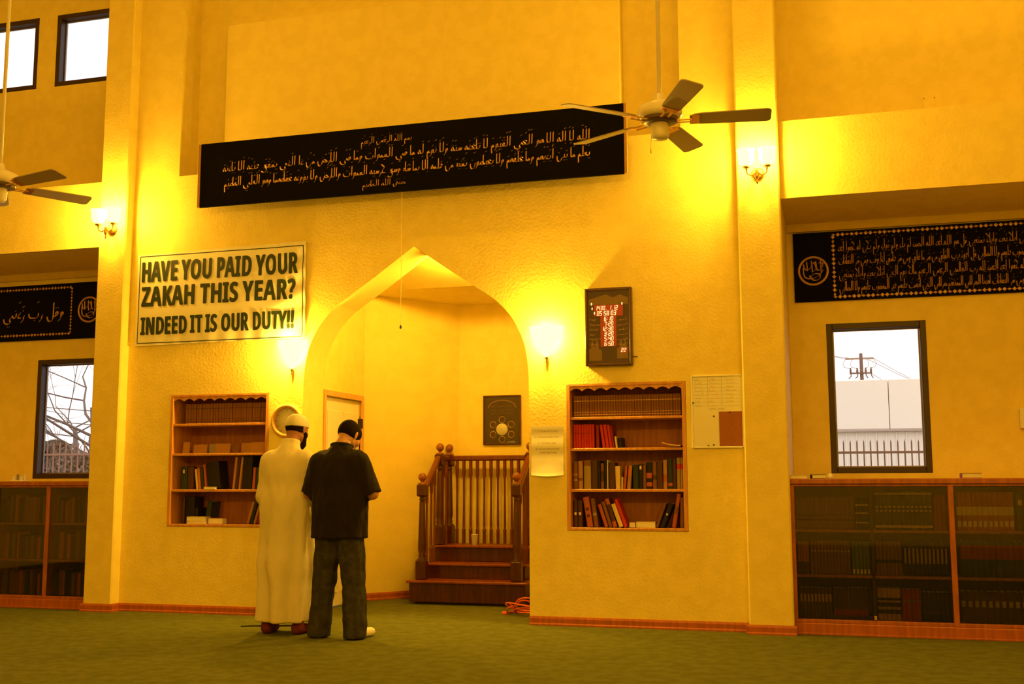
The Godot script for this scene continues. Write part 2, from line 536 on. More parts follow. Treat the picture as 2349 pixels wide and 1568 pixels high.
func pendant(at: Vector3, label: String, energy: float) -> void:
	var t := thing("pendant_light", label, "pendant lamp", at, 0.0, "globe pendants at the back of the hall")
	var st := st0(true)
	tube(st, [Vector3(0, 0.15, 0), Vector3(0, 6.999 - at.y, 0)], [0.006, 0.006], 8)
	obj("cord", st, mats.brass, t)
	st = st0(true)
	lathe(st, [[0.0, 0.19], [0.03, 0.185], [0.06, 0.15], [0.06, 0.135]], Vector3.ZERO, 20)
	obj("cap", st, mats.brass, t)
	st = st0(true)
	var prof := []
	for i in 13:
		var a := -PI / 2 + (PI - 0.4) * i / 12.0
		prof.append([cos(a) * 0.15, sin(a) * 0.15])
	prof[0][0] = 0.0
	lathe(st, prof, Vector3.ZERO, 28)
	obj("globe", st, mats.shade_glow, t)
	var l := OmniLight3D.new()
	l.name = "globe_light"
	l.light_color = WARM
	l.light_energy = energy
	l.light_size = 0.14
	l.omni_range = 40.0
	l.omni_attenuation = 2.0
	l.shadow_enabled = true
	t.add_child(l)

func bulb(parent: Node3D, at: Vector3, energy: float, r := 0.028) -> void:
	var st := st0(true)
	lathe(st, [[0.0, -0.05], [0.013, -0.05], [0.013, -0.03], [r * 0.8, -0.012], [r, 0.004], [r * 0.85, 0.02], [r * 0.45, 0.031], [0.0, 0.034]], at, 14)
	obj("light_bulb", st, mats.bulb_glow, parent)
	var l := OmniLight3D.new()
	l.name = "bulb_light"
	l.position = at
	l.light_color = WARM
	l.light_energy = energy
	l.light_size = 0.04
	l.omni_range = 25.0
	l.omni_attenuation = 2.0
	l.shadow_enabled = true
	parent.add_child(l, true)

func pier_sconce(at: Vector3, label: String) -> void:
	# brass bracket with two upturned tulip shades
	var t := thing("wall_sconce", label, "wall lamp", at, 0.0, "two-armed brass sconces on the piers")
	var st := st0(true)
	lathe(st, [[0.0, 0.0], [0.055, 0.0], [0.055, 0.006], [0.04, 0.016], [0.022, 0.022], [0.0, 0.024]], Vector3(0, 0, 0), 20, Basis(Vector3(1, 0, 0), PI / 2))
	obj("backplate", st, mats.brass, t)
	st = st0(true)
	tube(st, [Vector3(0, 0, 0.015), Vector3(0, -0.02, 0.06), Vector3(0, -0.005, 0.10)], [0.012, 0.011, 0.014], 10)
	lathe(st, [[0.0, -0.10], [0.006, -0.095], [0.012, -0.08], [0.007, -0.06], [0.016, -0.045], [0.022, -0.02], [0.012, 0.0], [0.018, 0.015], [0.0, 0.03]], Vector3(0, -0.01, 0.10), 14)
	obj("stem", st, mats.brass, t)
	for s in [-1.0, 1.0]:
		st = st0(true)
		tube(st, [Vector3(0, 0, 0.10), Vector3(s * 0.04, -0.035, 0.105), Vector3(s * 0.075, -0.02, 0.11), Vector3(s * 0.085, 0.03, 0.11)], [0.008, 0.007, 0.007, 0.008], 8)
		var arm := obj("arm", st, mats.brass, t)
		st = st0(true)
		lathe(st, [[0.0, 0.025], [0.026, 0.03], [0.03, 0.045], [0.022, 0.05]], Vector3(s * 0.085, 0, 0.11), 14)
		obj("cup", st, mats.brass, arm)
		st = st0(true)
		lathe(st, [[0.022, 0.045], [0.052, 0.066], [0.068, 0.105], [0.066, 0.145], [0.076, 0.185], [0.073, 0.185], [0.063, 0.145], [0.065, 0.105], [0.049, 0.068], [0.02, 0.048]], Vector3(s * 0.085, 0, 0.11), 20)
		obj("shade", st, mats.shade_glow, arm)
		bulb(t, Vector3(s * 0.085, 0.15, 0.11), PIER_LAMP)

func niche_sconce(at: Vector3, label: String) -> void:
	# a pointed half cone of frosted glass against the wall
	var t := thing("wall_sconce", label, "wall lamp", at, 0.0, "pointed glass sconces beside the arch")
	var st := st0(true)
	var prof := [[0.014, 0.0], [0.03, 0.02], [0.062, 0.065], [0.10, 0.13], [0.138, 0.21], [0.155, 0.265]]
	for lay in [1.0, 0.955]:
		for i in prof.size() - 1:
			for k in 14:
				var a := PI * k / 14.0
				var b := PI * (k + 1) / 14.0
				var f := func(j: int, an: float) -> Vector3:
					return Vector3(cos(an) * float(prof[j][0]) * lay, float(prof[j][1]), 0.012 + sin(an) * float(prof[j][0]) * 0.8 * lay)
				quad(st, f.call(i, a), f.call(i, b), f.call(i + 1, b), f.call(i + 1, a), Vector3(cos(a), -0.3, sin(a)) * (1.0 if lay == 1.0 else -1.0))
	obj("shade", st, mats.shade_glow, t)
	part_box("wall_plate", Vector3(-0.03, 0.03, 0.0), Vector3(0.03, 0.17, 0.012), mats.brass, t, 0.003)
	st = st0(true)
	lathe(st, [[0.0, -0.05], [0.006, -0.047], [0.011, -0.036], [0.006, -0.022], [0.016, -0.008], [0.018, 0.004], [0.0, 0.006]], Vector3(0, 0, 0.018), 14)
	obj("finial", st, mats.brass, t)
	bulb(t, Vector3(0, 0.17, 0.06), NICHE_LAMP)

# ---------------------------------------------------------------- scene
const PIER_LAMP := 1.3
const NICHE_LAMP := 3.2
const CAN_ROWS := [1.9, 1.5]
const PENDANT_LAMP := 4.9
const NICHE_CEILING_LAMP := 2.9

func _ready() -> void:
	rng.seed = 7
	# camera
	var cam := Camera3D.new()
	cam.name = "camera"
	cam.position = Vector3(0, 1.2, 9.3166)
	cam.rotation = Vector3(0.124918, 0.282389, -0.002794)
	cam.fov = 34.113
	cam.near = 0.05
	cam.far = 300.0
	add_child(cam)
	cam.current = true
	# overcast sky and exposure
	var sky := ProceduralSkyMaterial.new()
	sky.sky_top_color = Color(1.0, 0.955, 0.945)
	sky.sky_horizon_color = Color(1.0, 0.955, 0.945)
	sky.ground_bottom_color = Color(0.55, 0.53, 0.51)
	sky.ground_horizon_color = Color(1.0, 0.955, 0.945)
	sky.sky_energy_multiplier = 1.25
	sky.sun_angle_max = 0.1
	var env := Environment.new()
	env.background_mode = Environment.BG_SKY
	env.sky = Sky.new()
	env.sky.sky_material = sky
	env.tonemap_mode = Environment.TONE_MAPPER_LINEAR
	env.tonemap_exposure = 1.0
	env.sdfgi_enabled = true
	env.ssao_enabled = true
	env.ssil_enabled = true
	var we := WorldEnvironment.new()
	we.name = "world"
	we.environment = env
	add_child(we)
	make_materials()
	# lamps in the ceiling of the hall
	var rows := ["first", "second", "third"]
	var places := ["above the whiteboard end", "above the electronic clock", "above the arch", "above the left pier"]
	for r in 2:
		for k in 4:
			ceiling_can(Vector3([1.6, -1.7, -4.85, -8.0][k], 6.999, [1.8, 6.5][r]), "round downlight in %s ceiling row from the arch, %s" % [rows[r], places[k]], CAN_ROWS[r] * [1.6, 1.0, 0.75, 0.25][k])
	for k in 4:
		pendant(Vector3([2.4, -1.4, -5.0, -8.6][k], 4.4, 11.0), "frosted globe pendant in the back row of the hall, %s" % places[k], PENDANT_LAMP * [1.6, 1.0, 0.75, 0.25][k])
	build_room()
	pier_sconce(Vector3(-0.545, 3.72, 0.12), "brass two-armed sconce glowing on the pier beside the whiteboard")
	pier_sconce(Vector3(-6.75, 3.66, 0.12), "brass two-armed sconce glowing on the pier beside the zakah banner")
	niche_sconce(Vector3(-2.385, 2.27, 0), "glowing pointed glass sconce between the arch and the red number clock")
	niche_sconce(Vector3(-4.82, 2.24, 0), "glowing pointed glass sconce below the corner of the zakah banner")
	var dome := thing("niche_ceiling_lamp", "frosted dome lamp on the niche ceiling just behind the arch head", "ceiling light", Vector3(-3.45, 3.372, -0.56))
	var ds := st0(true)
	lathe(ds, [[0.12, 0.0], [0.125, -0.012], [0.105, -0.02]], Vector3.ZERO, 24)
	obj("base_ring", ds, mats.brass, dome)
	ds = st0(true)
	lathe(ds, [[0.112, -0.012], [0.105, -0.045], [0.08, -0.075], [0.04, -0.092], [0.0, -0.096]], Vector3.ZERO, 24)
	obj("glass_dome", ds, mats.shade_glow, dome)
	var dl := OmniLight3D.new()
	dl.name = "dome_light"
	dl.position = Vector3(0, -0.05, 0)
	dl.light_color = WARM
	dl.light_energy = NICHE_CEILING_LAMP
	dl.light_size = 0.08
	dl.omni_range = 25.0
	dl.omni_attenuation = 2.0
	dl.shadow_enabled = true
	dome.add_child(dl)
	build_things()

# ---------------------------------------------------------------- books and shelves
func book_mesh(w: float, h: float, d: float, bands: Array) -> ArrayMesh:
	# spine faces +z, foot at y 0, middle of the width at x 0; surfaces: cover, pages, bands
	var b := 0.0022
	var bow := minf(w * 0.28, 0.007)
	var out := func(u: float) -> float: return bow * (1.0 - u * u)
	var am := ArrayMesh.new()
	var st := st0()
	box(st, Vector3(-w / 2, 0, -d), Vector3(-w / 2 + b, h, -0.004))
	box(st, Vector3(w / 2 - b, 0, -d), Vector3(w / 2, h, -0.004))
	var n := 5
	for i in n:
		var u0 := -1.0 + 2.0 * i / n
		var u1 := -1.0 + 2.0 * (i + 1) / n
		var p0 := Vector3(u0 * w / 2, 0, -0.004 + out.call(u0))
		var p1 := Vector3(u1 * w / 2, 0, -0.004 + out.call(u1))
		quad(st, p0, p1, p1 + Vector3.UP * h, p0 + Vector3.UP * h, Vector3((u0 + u1) * 0.5, 0, 1))
		for y in [0.0, h]:
			quad(st, p0 + Vector3.UP * y, p1 + Vector3.UP * y, Vector3(p1.x, y, -0.007), Vector3(p0.x, y, -0.007), Vector3(0, 1 if y > 0 else -1, 0))
	st.generate_normals()
	st.commit(am)
	st = st0()
	box(st, Vector3(-w / 2 + b, 0.004, -d + 0.004), Vector3(w / 2 - b, h - 0.004, -0.006))
	st.generate_normals()
	st.commit(am)
	if bands:
		st = st0()
		for q in bands:
			for i in n:
				var u0 := -1.0 + 2.0 * i / n
				var u1 := -1.0 + 2.0 * (i + 1) / n
				var k: float = q[2] if q.size() > 2 else 1.0
				u0 *= k
				u1 *= k
				var z := 0.0006
				var p0 := Vector3(u0 * w / 2, h * q[0], -0.004 + out.call(u0) + z)
				var p1 := Vector3(u1 * w / 2, h * q[0], -0.004 + out.call(u1) + z)
				var dy: Vector3 = Vector3.UP * h * (q[1] - q[0])
				quad(st, p0, p1, p1 + dy, p0 + dy, Vector3((u0 + u1) * 0.5, 0, 1))
		st.generate_normals()
		st.commit(am)
	return am

var hues := {
	"brown": Color(0.20, 0.085, 0.028), "dark brown": Color(0.075, 0.030, 0.012), "tan": Color(0.42, 0.22, 0.075), "olive": Color(0.34, 0.25, 0.06), "rust": Color(0.42, 0.105, 0.022), "red": Color(0.52, 0.035, 0.012),
	"dark red": Color(0.26, 0.02, 0.012), "black": Color(0.012, 0.010, 0.009), "dark green": Color(0.022, 0.038, 0.015), "green": Color(0.09, 0.13, 0.03), "cream": Color(0.72, 0.56, 0.26), "white": Color(0.75, 0.72, 0.66), "orange": Color(0.55, 0.18, 0.03), "gold": Color(0.62, 0.40, 0.13), "grey": Color(0.3, 0.27, 0.22)}

func hue(n: String) -> StandardMaterial3D:
	var c: Color = hues[n]
	return mat("cloth " + n, lin(c.r, c.g, c.b), 0.6, 0.4)

func book(at: Vector3, w: float, h: float, d: float, color: String, bands: Array, band_color: String, tilt: float, label: String, group: String, mesh: ArrayMesh = null) -> MeshInstance3D:
	# tilt turns it about the corner it stands on; at is the middle of its foot at the spine
	var o := MeshInstance3D.new()
	o.name = numbered("book")
	o.mesh = mesh if mesh else book_mesh(w, h, d, bands)
	o.set_surface_override_material(0, hue(color))
	o.set_surface_override_material(1, mats.paper)
	if bands:
		o.set_surface_override_material(2, hue(band_color))
	add_child(o)
	o.rotation.z = tilt
	# keep the lower corner on the shelf
	var lift := absf(sin(tilt)) * w / 2.0
	o.position = at + Vector3(0, lift + 0.0009, 0)
	tag(o, label, "book", group)
	return o

const NTH := ["first", "second", "third", "fourth", "fifth", "sixth", "seventh", "eighth", "ninth", "tenth", "eleventh", "twelfth", "thirteenth", "fourteenth", "fifteenth", "sixteenth", "seventeenth", "eighteenth", "nineteenth", "twentieth", "twenty-first", "twenty-second", "twenty-third", "twenty-fourth", "twenty-fifth", "twenty-sixth"]

# a run of alike volumes from x0 to x1
func volumes(x0: float, x1: float, n: int, y: float, z: float, h: float, d: float, color: String, bands: Array, band_color: String, label: String, group: String, tilt := 0.0) -> void:
	var w := (x1 - x0) / n * 0.965
	var mesh := book_mesh(w, h, d, bands)
	for i in n:
		var o := book(Vector3(lerpf(x0, x1, (i + 0.5) / n), y, z + rng.randf_range(-0.006, 0.004)), w, h, d, color, bands, band_color, tilt, label, group, mesh)
		if tilt == 0.0:
			o.position.y += 0.0003

# odd books measured as [left foot, right foot, left top, height, colour, bands, band colour] in thousandths
func odd_books(list: Array, x0: float, k: float, y: float, z: float, where: String) -> void:
	var n := 0
	for e in list:
		var w: float = (e[1] - e[0]) * k
		var h: float = e[3] * k
		var lean: float = (e[2] - e[0]) * k
		var tilt := -asin(clampf(lean / h, -0.6, 0.6))
		var cx: float = x0 + (e[0] + e[1]) * 0.5 * k
		w *= cos(tilt) * (0.88 if absf(tilt) > 0.03 else 0.97)
		var state := "" if absf(tilt) < 0.03 else ("leaning " if true else "")
		var lab := "%s%s book, %s from left on %s" % [state, e[4], NTH[n], where]
		book(Vector3(cx, y, z), maxf(w, 0.006), h, 0.16, e[4], e[5] if e.size() > 5 else [], e[6] if e.size() > 6 else "gold", tilt, lab, "loose books in the recessed bookcases")
		n += 1

func flat_book(lo: Vector3, hi: Vector3, color: String, label: String, group := "", turn := 0.0) -> void:
	# a book lying down: two boards and a block of pages
	var c := (lo + hi) / 2.0
	var h := (hi - lo) / 2.0
	var t := thing("lying_book", label, "book", Vector3(c.x, lo.y + 0.0008, c.z), turn, group)
	var st := st0()
	cbox(st, Vector3(-h.x, 0, -h.z), Vector3(h.x, 0.003, h.z), 0.001)
	cbox(st, Vector3(-h.x, h.y * 2 - 0.003, -h.z), Vector3(h.x, h.y * 2, h.z), 0.001)
	box(st, Vector3(-h.x, 0.003, -h.z), Vector3(-h.x + 0.004, h.y * 2 - 0.003, h.z))
	obj("cover", st, hue(color), t)
	st = st0()
	box(st, Vector3(-h.x + 0.004, 0.003, -h.z + 0.003), Vector3(h.x - 0.004, h.y * 2 - 0.003, h.z - 0.004))
	obj("pages", st, mats.paper, t)

func recessed_case(x0: float, x1: float, label: String, shelves: Array) -> void:
	var t := thing("recessed_bookcase", label, "bookcase", Vector3.ZERO, 0.0, "recessed oak bookcases either side of the arch")
	var y0 := 0.792
	var y1 := 2.033
	var w := 0.034
	part_box("side_panel", Vector3(x0 + 0.002, y0, -0.345), Vector3(x0 + w, y1, 0.006), mats.oak, t, 0.003)
	part_box("side_panel", Vector3(x1 - w, y0, -0.345), Vector3(x1 - 0.002, y1, 0.006), mats.oak, t, 0.003)
	part_box("bottom_board", Vector3(x0 + w, y0, -0.345), Vector3(x1 - w, y0 + 0.024, 0.006), mats.oak, t, 0.003)
	part_box("top_board", Vector3(x0 + w, y1 - 0.022, -0.345), Vector3(x1 - w, y1, 0.006), mats.oak, t, 0.003)
	part_box("back_board", Vector3(x0 + w, y0 + 0.024, -0.345), Vector3(x1 - w, y1 - 0.022, -0.333), mats.shelf_back, t, 0.001)
	for y in shelves:
		part_box("shelf", Vector3(x0 + w, y - 0.022, -0.333), Vector3(x1 - w, y, -0.004), mats.oak, t, 0.003)
	# scalloped valance under the top
	var poly := PackedVector2Array([Vector2(x1 - w, y1 - 0.022), Vector2(x0 + w, y1 - 0.022)])
	var n := 72
	for i in n + 1:
		var u := float(i) / n
		poly.append(Vector2(lerpf(x0 + w, x1 - w, u), y1 - 0.062 + 0.022 * absf(sin(u * PI * 9.0))))
	var st := st0()
	prism(st, poly, -0.016, 0.0)
	obj("valance", st, mats.oak, t)

func build_cases() -> void:
	var beside := "bookcase beside whiteboard"
	recessed_case(-2.22, -1.195, "recessed oak bookcase with scalloped top between the paper notice and whiteboard", [1.748, 1.483, 1.137])
	recessed_case(-6.105, -5.055, "recessed oak bookcase with scalloped top beside the round wall clock", [1.757, 1.476, 1.138])
	# right-hand case
	volumes(-2.17, -1.245, 40, 1.748, -0.06, 0.185, 0.14, "brown", [[0.10, 0.13], [0.22, 0.24], [0.74, 0.77]], "gold", "slim brown volume of the uniform set on top shelf of bookcase beside whiteboard", "brown set on the top shelf beside the whiteboard")
	var x0 := -2.185
	volumes(-2.178, -1.992, 8, 1.483, -0.07, 0.205, 0.15, "red", [[0.62, 0.64]], "dark red", "upright red volume in the red row on second shelf of bookcase beside whiteboard", "red volumes beside the whiteboard")
	odd_books([[445, 500, 445, 420, "dark red"], [562, 620, 505, 425, "red"], [625, 690, 570, 425, "red"], [695, 745, 640, 420, "red"], [750, 790, 690, 400, "dark red"], [804, 842, 778, 205, "cream"], [850, 925, 840, 180, "black"]], x0, 0.000472, 1.483, -0.06, "second shelf, " + beside)
	odd_books([[20, 98, 20, 475, "brown", [[0.3, 0.36], [0.5, 0.56]], "tan"], [108, 188, 108, 480, "tan", [[0.3, 0.4]], "brown"], [208, 332, 208, 488, "olive", [[0.82, 0.98]], "brown"], [338, 446, 338, 490, "dark brown"], [448, 498, 448, 480, "black"], [504, 560, 504, 440, "brown", [[0.3, 0.7]], "dark brown"], [564, 612, 564, 495, "black"], [616, 632, 616, 495, "white"], [646, 752, 646, 452, "dark brown"], [764, 845, 756, 392, "cream"], [858, 888, 862, 205, "cream"], [892, 936, 930, 395, "rust"], [952, 1020, 988, 398, "tan", [[0.5, 0.9]], "orange"], [1062, 1156, 1062, 410, "dark green"], [1162, 1234, 1162, 415, "black", [[0.8, 0.95, 0.5]], "cream"], [1238, 1288, 1238, 405, "brown"], [1294, 1390, 1294, 455, "black", [[0.1, 0.25], [0.4, 0.6]], "rust"], [1400, 1468, 1400, 458, "brown", [[0.35, 0.5]], "dark brown"], [1474, 1572, 1474, 465, "dark brown"], [1582, 1648, 1582, 490, "tan", [[0.25, 0.5]], "rust"], [1660, 1738, 1660, 512, "dark green", [[0.1, 0.2]], "rust"], [1742, 1800, 1742, 505, "dark brown"], [1812, 1870, 1812, 522, "olive", [[0.64, 0.8]], "red"], [1876, 1920, 1876, 522, "olive", [[0.64, 0.8]], "red"]], x0, 0.000494, 1.137, -0.05, "third shelf, " + beside)
	odd_books([[20, 88, 20, 455, "dark brown", [[0.46, 0.56, 0.55]], "cream"], [94, 172, 94, 455, "dark brown", [[0.46, 0.56, 0.55]], "cream"], [252, 366, 178, 512, "rust", [[0.55, 0.65, 0.5], [0.33, 0.42, 0.5]], "dark brown"], [378, 456, 314, 490, "brown", [[0.4, 0.5]], "olive"], [562, 628, 436, 400, "rust"], [634, 700, 502, 450, "brown"], [706, 788, 560, 495, "dark brown", [[0.0, 0.2], [0.8, 1.0]], "rust"], [806, 890, 668, 412, "cream"], [896, 962, 722, 500, "red"], [1430, 1480, 1580, 435, "brown"], [1500, 1590, 1668, 430, "black", [[0.5, 0.58, 0.4]], "cream"], [1706, 1776, 1806, 575, "rust", [[0.4, 0.62]], "brown"], [1850, 1920, 1862, 505, "brown"]], x0, 0.000494, 0.816, -0.05, "bottom shelf, " + beside)
	flat_book(Vector3(-1.70, 0.816, -0.20), Vector3(-1.645, 0.862, -0.06), "tan", "small tan book lying on the bottom shelf beside the leaning red book")
	flat_book(Vector3(-1.64, 0.816, -0.20), Vector3(-1.475, 0.866, -0.05), "cream", "cream book lying flat on the bottom shelf of the bookcase beside the whiteboard")
	# a sagging magazine
	var st := st0(true)
	for i in 12:
		var u := i / 12.0
		var v := (i + 1) / 12.0
		var f := func(s: float) -> Vector3: return Vector3(-1.40 + 0.155 * s, 1.486 + 0.026 * pow(1.0 - s, 2.2), 0.0)
		var p: Vector3 = f.call(u)
		var q: Vector3 = f.call(v)
		for z in [-0.20, 0.012]:
			quad(st, p + Vector3(0, 0, z), q + Vector3(0, 0, z), q + Vector3(0, 0.016, z), p + Vector3(0, 0.016, z), Vector3(0, 0, signf(z)))
		quad(st, p + Vector3(0, 0.016, -0.2), q + Vector3(0, 0.016, -0.2), q + Vector3(0, 0.016, 0.012), p + Vector3(0, 0.016, 0.012), Vector3.UP)
		quad(st, p + Vector3(0, 0, -0.2), q + Vector3(0, 0, -0.2), q + Vector3(0, 0, 0.012), p + Vector3(0, 0, 0.012), Vector3.DOWN)
	tag(obj("magazine", st, hue("tan")), "curled tan booklet lying on the second shelf of the bookcase beside whiteboard", "booklet")
	# left-hand case
	var clock := "bookcase beside wall clock"
	volumes(-5.99, -5.095, 30, 1.757, -0.07, 0.19, 0.14, "brown", [[0.10, 0.13], [0.22, 0.24], [0.74, 0.77]], "dark brown", "slim brown volume of the uniform set on top shelf of bookcase beside wall clock", "brown set on the top shelf beside the wall clock")
	x0 = -6.065
	var n := 0
	for p in [[45, 120, 0.11, "tan"], [150, 300, 0.085, "tan"], [310, 395, 0.09, "grey"], [400, 560, 0.09, "tan"], [570, 650, 0.095, "brown"], [655, 770, 0.095, "tan"], [780, 930, 0.10, "tan"]]:
		var s2 := st0()
		cbox(s2, Vector3(x0 + p[0] * 0.00099, 0, -0.004), Vector3(x0 + p[1] * 0.00099, p[2], 0.008), 0.001)
		var o := obj("booklet", s2, hue(p[3]), null, Vector3(0, 1.4765, -0.10 - 0.02 * (n % 3)))
		o.rotation.x = -0.12
		o.position.y += 0.0012
		tag(o, "pale %s booklet propped up, %s from left, second shelf of %s" % [p[3], NTH[n], clock], "booklet", "booklets propped on the second shelf")
		n += 1
	odd_books([[60, 125, 60, 220, "dark green", [[0.7, 0.85, 0.3]], "cream"], [130, 196, 130, 212, "dark brown"], [228, 252, 204, 192, "cream"], [256, 282, 230, 205, "orange"], [286, 318, 260, 215, "dark green"], [322, 346, 294, 235, "rust"], [350, 500, 320, 255, "black"], [612, 638, 640, 305, "tan"], [648, 666, 680, 305, "dark brown"], [676, 700, 704, 305, "tan"], [722, 818, 728, 312, "black"], [822, 852, 832, 205, "rust"], [858, 895, 862, 205, "dark green"], [900, 960, 900, 215, "dark brown"]], x0, 0.00099, 1.138, -0.06, "third shelf, " + clock)
	odd_books([[42, 72, 42, 252, "dark brown"], [76, 180, 76, 255, "black"], [184, 216, 184, 150, "black"], [290, 345, 318, 212, "dark green"], [738, 768, 796, 212, "tan"], [772, 806, 826, 215, "dark green"], [810, 838, 868, 205, "tan"], [842, 900, 880, 155, "dark red"]], x0, 0.00099, 0.816, -0.12, "bottom shelf, " + clock)
	flat_book(Vector3(-5.90, 0.816, -0.115), Vector3(-5.69, 0.846, -0.012), "tan", "tan book lowest in the small pile beside the black book, left bookcase")
	flat_book(Vector3(-5.90, 0.846, -0.115), Vector3(-5.70, 0.884, -0.015), "cream", "cream book on top of the small pile on the bottom shelf, left bookcase")
	flat_book(Vector3(-5.685, 0.816, -0.115), Vector3(-5.53, 0.872, -0.03), "rust", "rust-brown book lying flat beside the small pile on the bottom shelf")
	flat_book(Vector3(-5.72, 1.138, -0.04), Vector3(-5.60, 1.162, 0.0), "cream", "small cream book lying at the front edge of the third shelf, left bookcase")

func long_case(called: String, label: String, x0: float, bays: Array, x1: float, z: float) -> void:
	# a low glazed bookcase: bays are [left stile, middle partition, right edge]
	var t := thing(called, label, "bookcase", Vector3.ZERO, 0.0, "low glazed bookcases under the windows")
	part_box("worktop", Vector3(x0, 1.176, -0.992), Vector3(x1, 1.219, z + 0.022), mats.cherry, t, 0.006)
	part_box("plinth", Vector3(x0, 0.0, z - 0.34), Vector3(x1, 0.09, z + 0.018), mats.base_wood, t, 0.006)
	part_box("plinth_moulding", Vector3(x0, 0.0, z + 0.018), Vector3(x1, 0.016, z + 0.032), mats.base_wood, t, 0.005)
	part_box("bottom_board", Vector3(x0, 0.09, z - 0.34), Vector3(x1, 0.118, z), mats.cherry, t, 0.003)
	part_box("top_rail", Vector3(x0, 1.158, z - 0.34), Vector3(x1, 1.176, z + 0.003), mats.cherry, t, 0.003)
	part_box("back_board", Vector3(x0, 0.118, z - 0.355), Vector3(x1, 1.158, z - 0.34), mats.mahogany, t, 0.002)
	for y in [0.462, 0.815]:
		part_box("shelf", Vector3(x0 + 0.03, y - 0.021, z - 0.34), Vector3(x1, y, z - 0.022), mats.cherry, t, 0.003)
	for b in bays:
		part_box("stile", Vector3(b[0], 0.09, z - 0.34), Vector3(b[0] + 0.042, 1.176, z + 0.006), mats.cherry, t, 0.004)
		for r in [[0.118, 0.441], [0.462, 0.794], [0.815, 1.158]]:
			if r[0] < 0.8:
				part_box("partition", Vector3(b[1] - 0.009, r[0], z - 0.34), Vector3(b[1] + 0.009, r[1], z - 0.03), mats.cherry, t, 0.003)
		for g in [[b[0] + 0.043, b[1] + 0.012, z - 0.008], [b[1] - 0.012, b[2], z - 0.017]]:
			var st := st0()
			box(st, Vector3(g[0], 0.121, g[2] - 0.002), Vector3(g[1], 1.156, g[2] + 0.002))
			obj("glass_door", st, mats.door_glass, t)
		part_box("lock", Vector3(b[1] - 0.01, 0.125, z - 0.006), Vector3(b[1] + 0.01, 0.155, z + 0.006), mats.brass, t, 0.002)

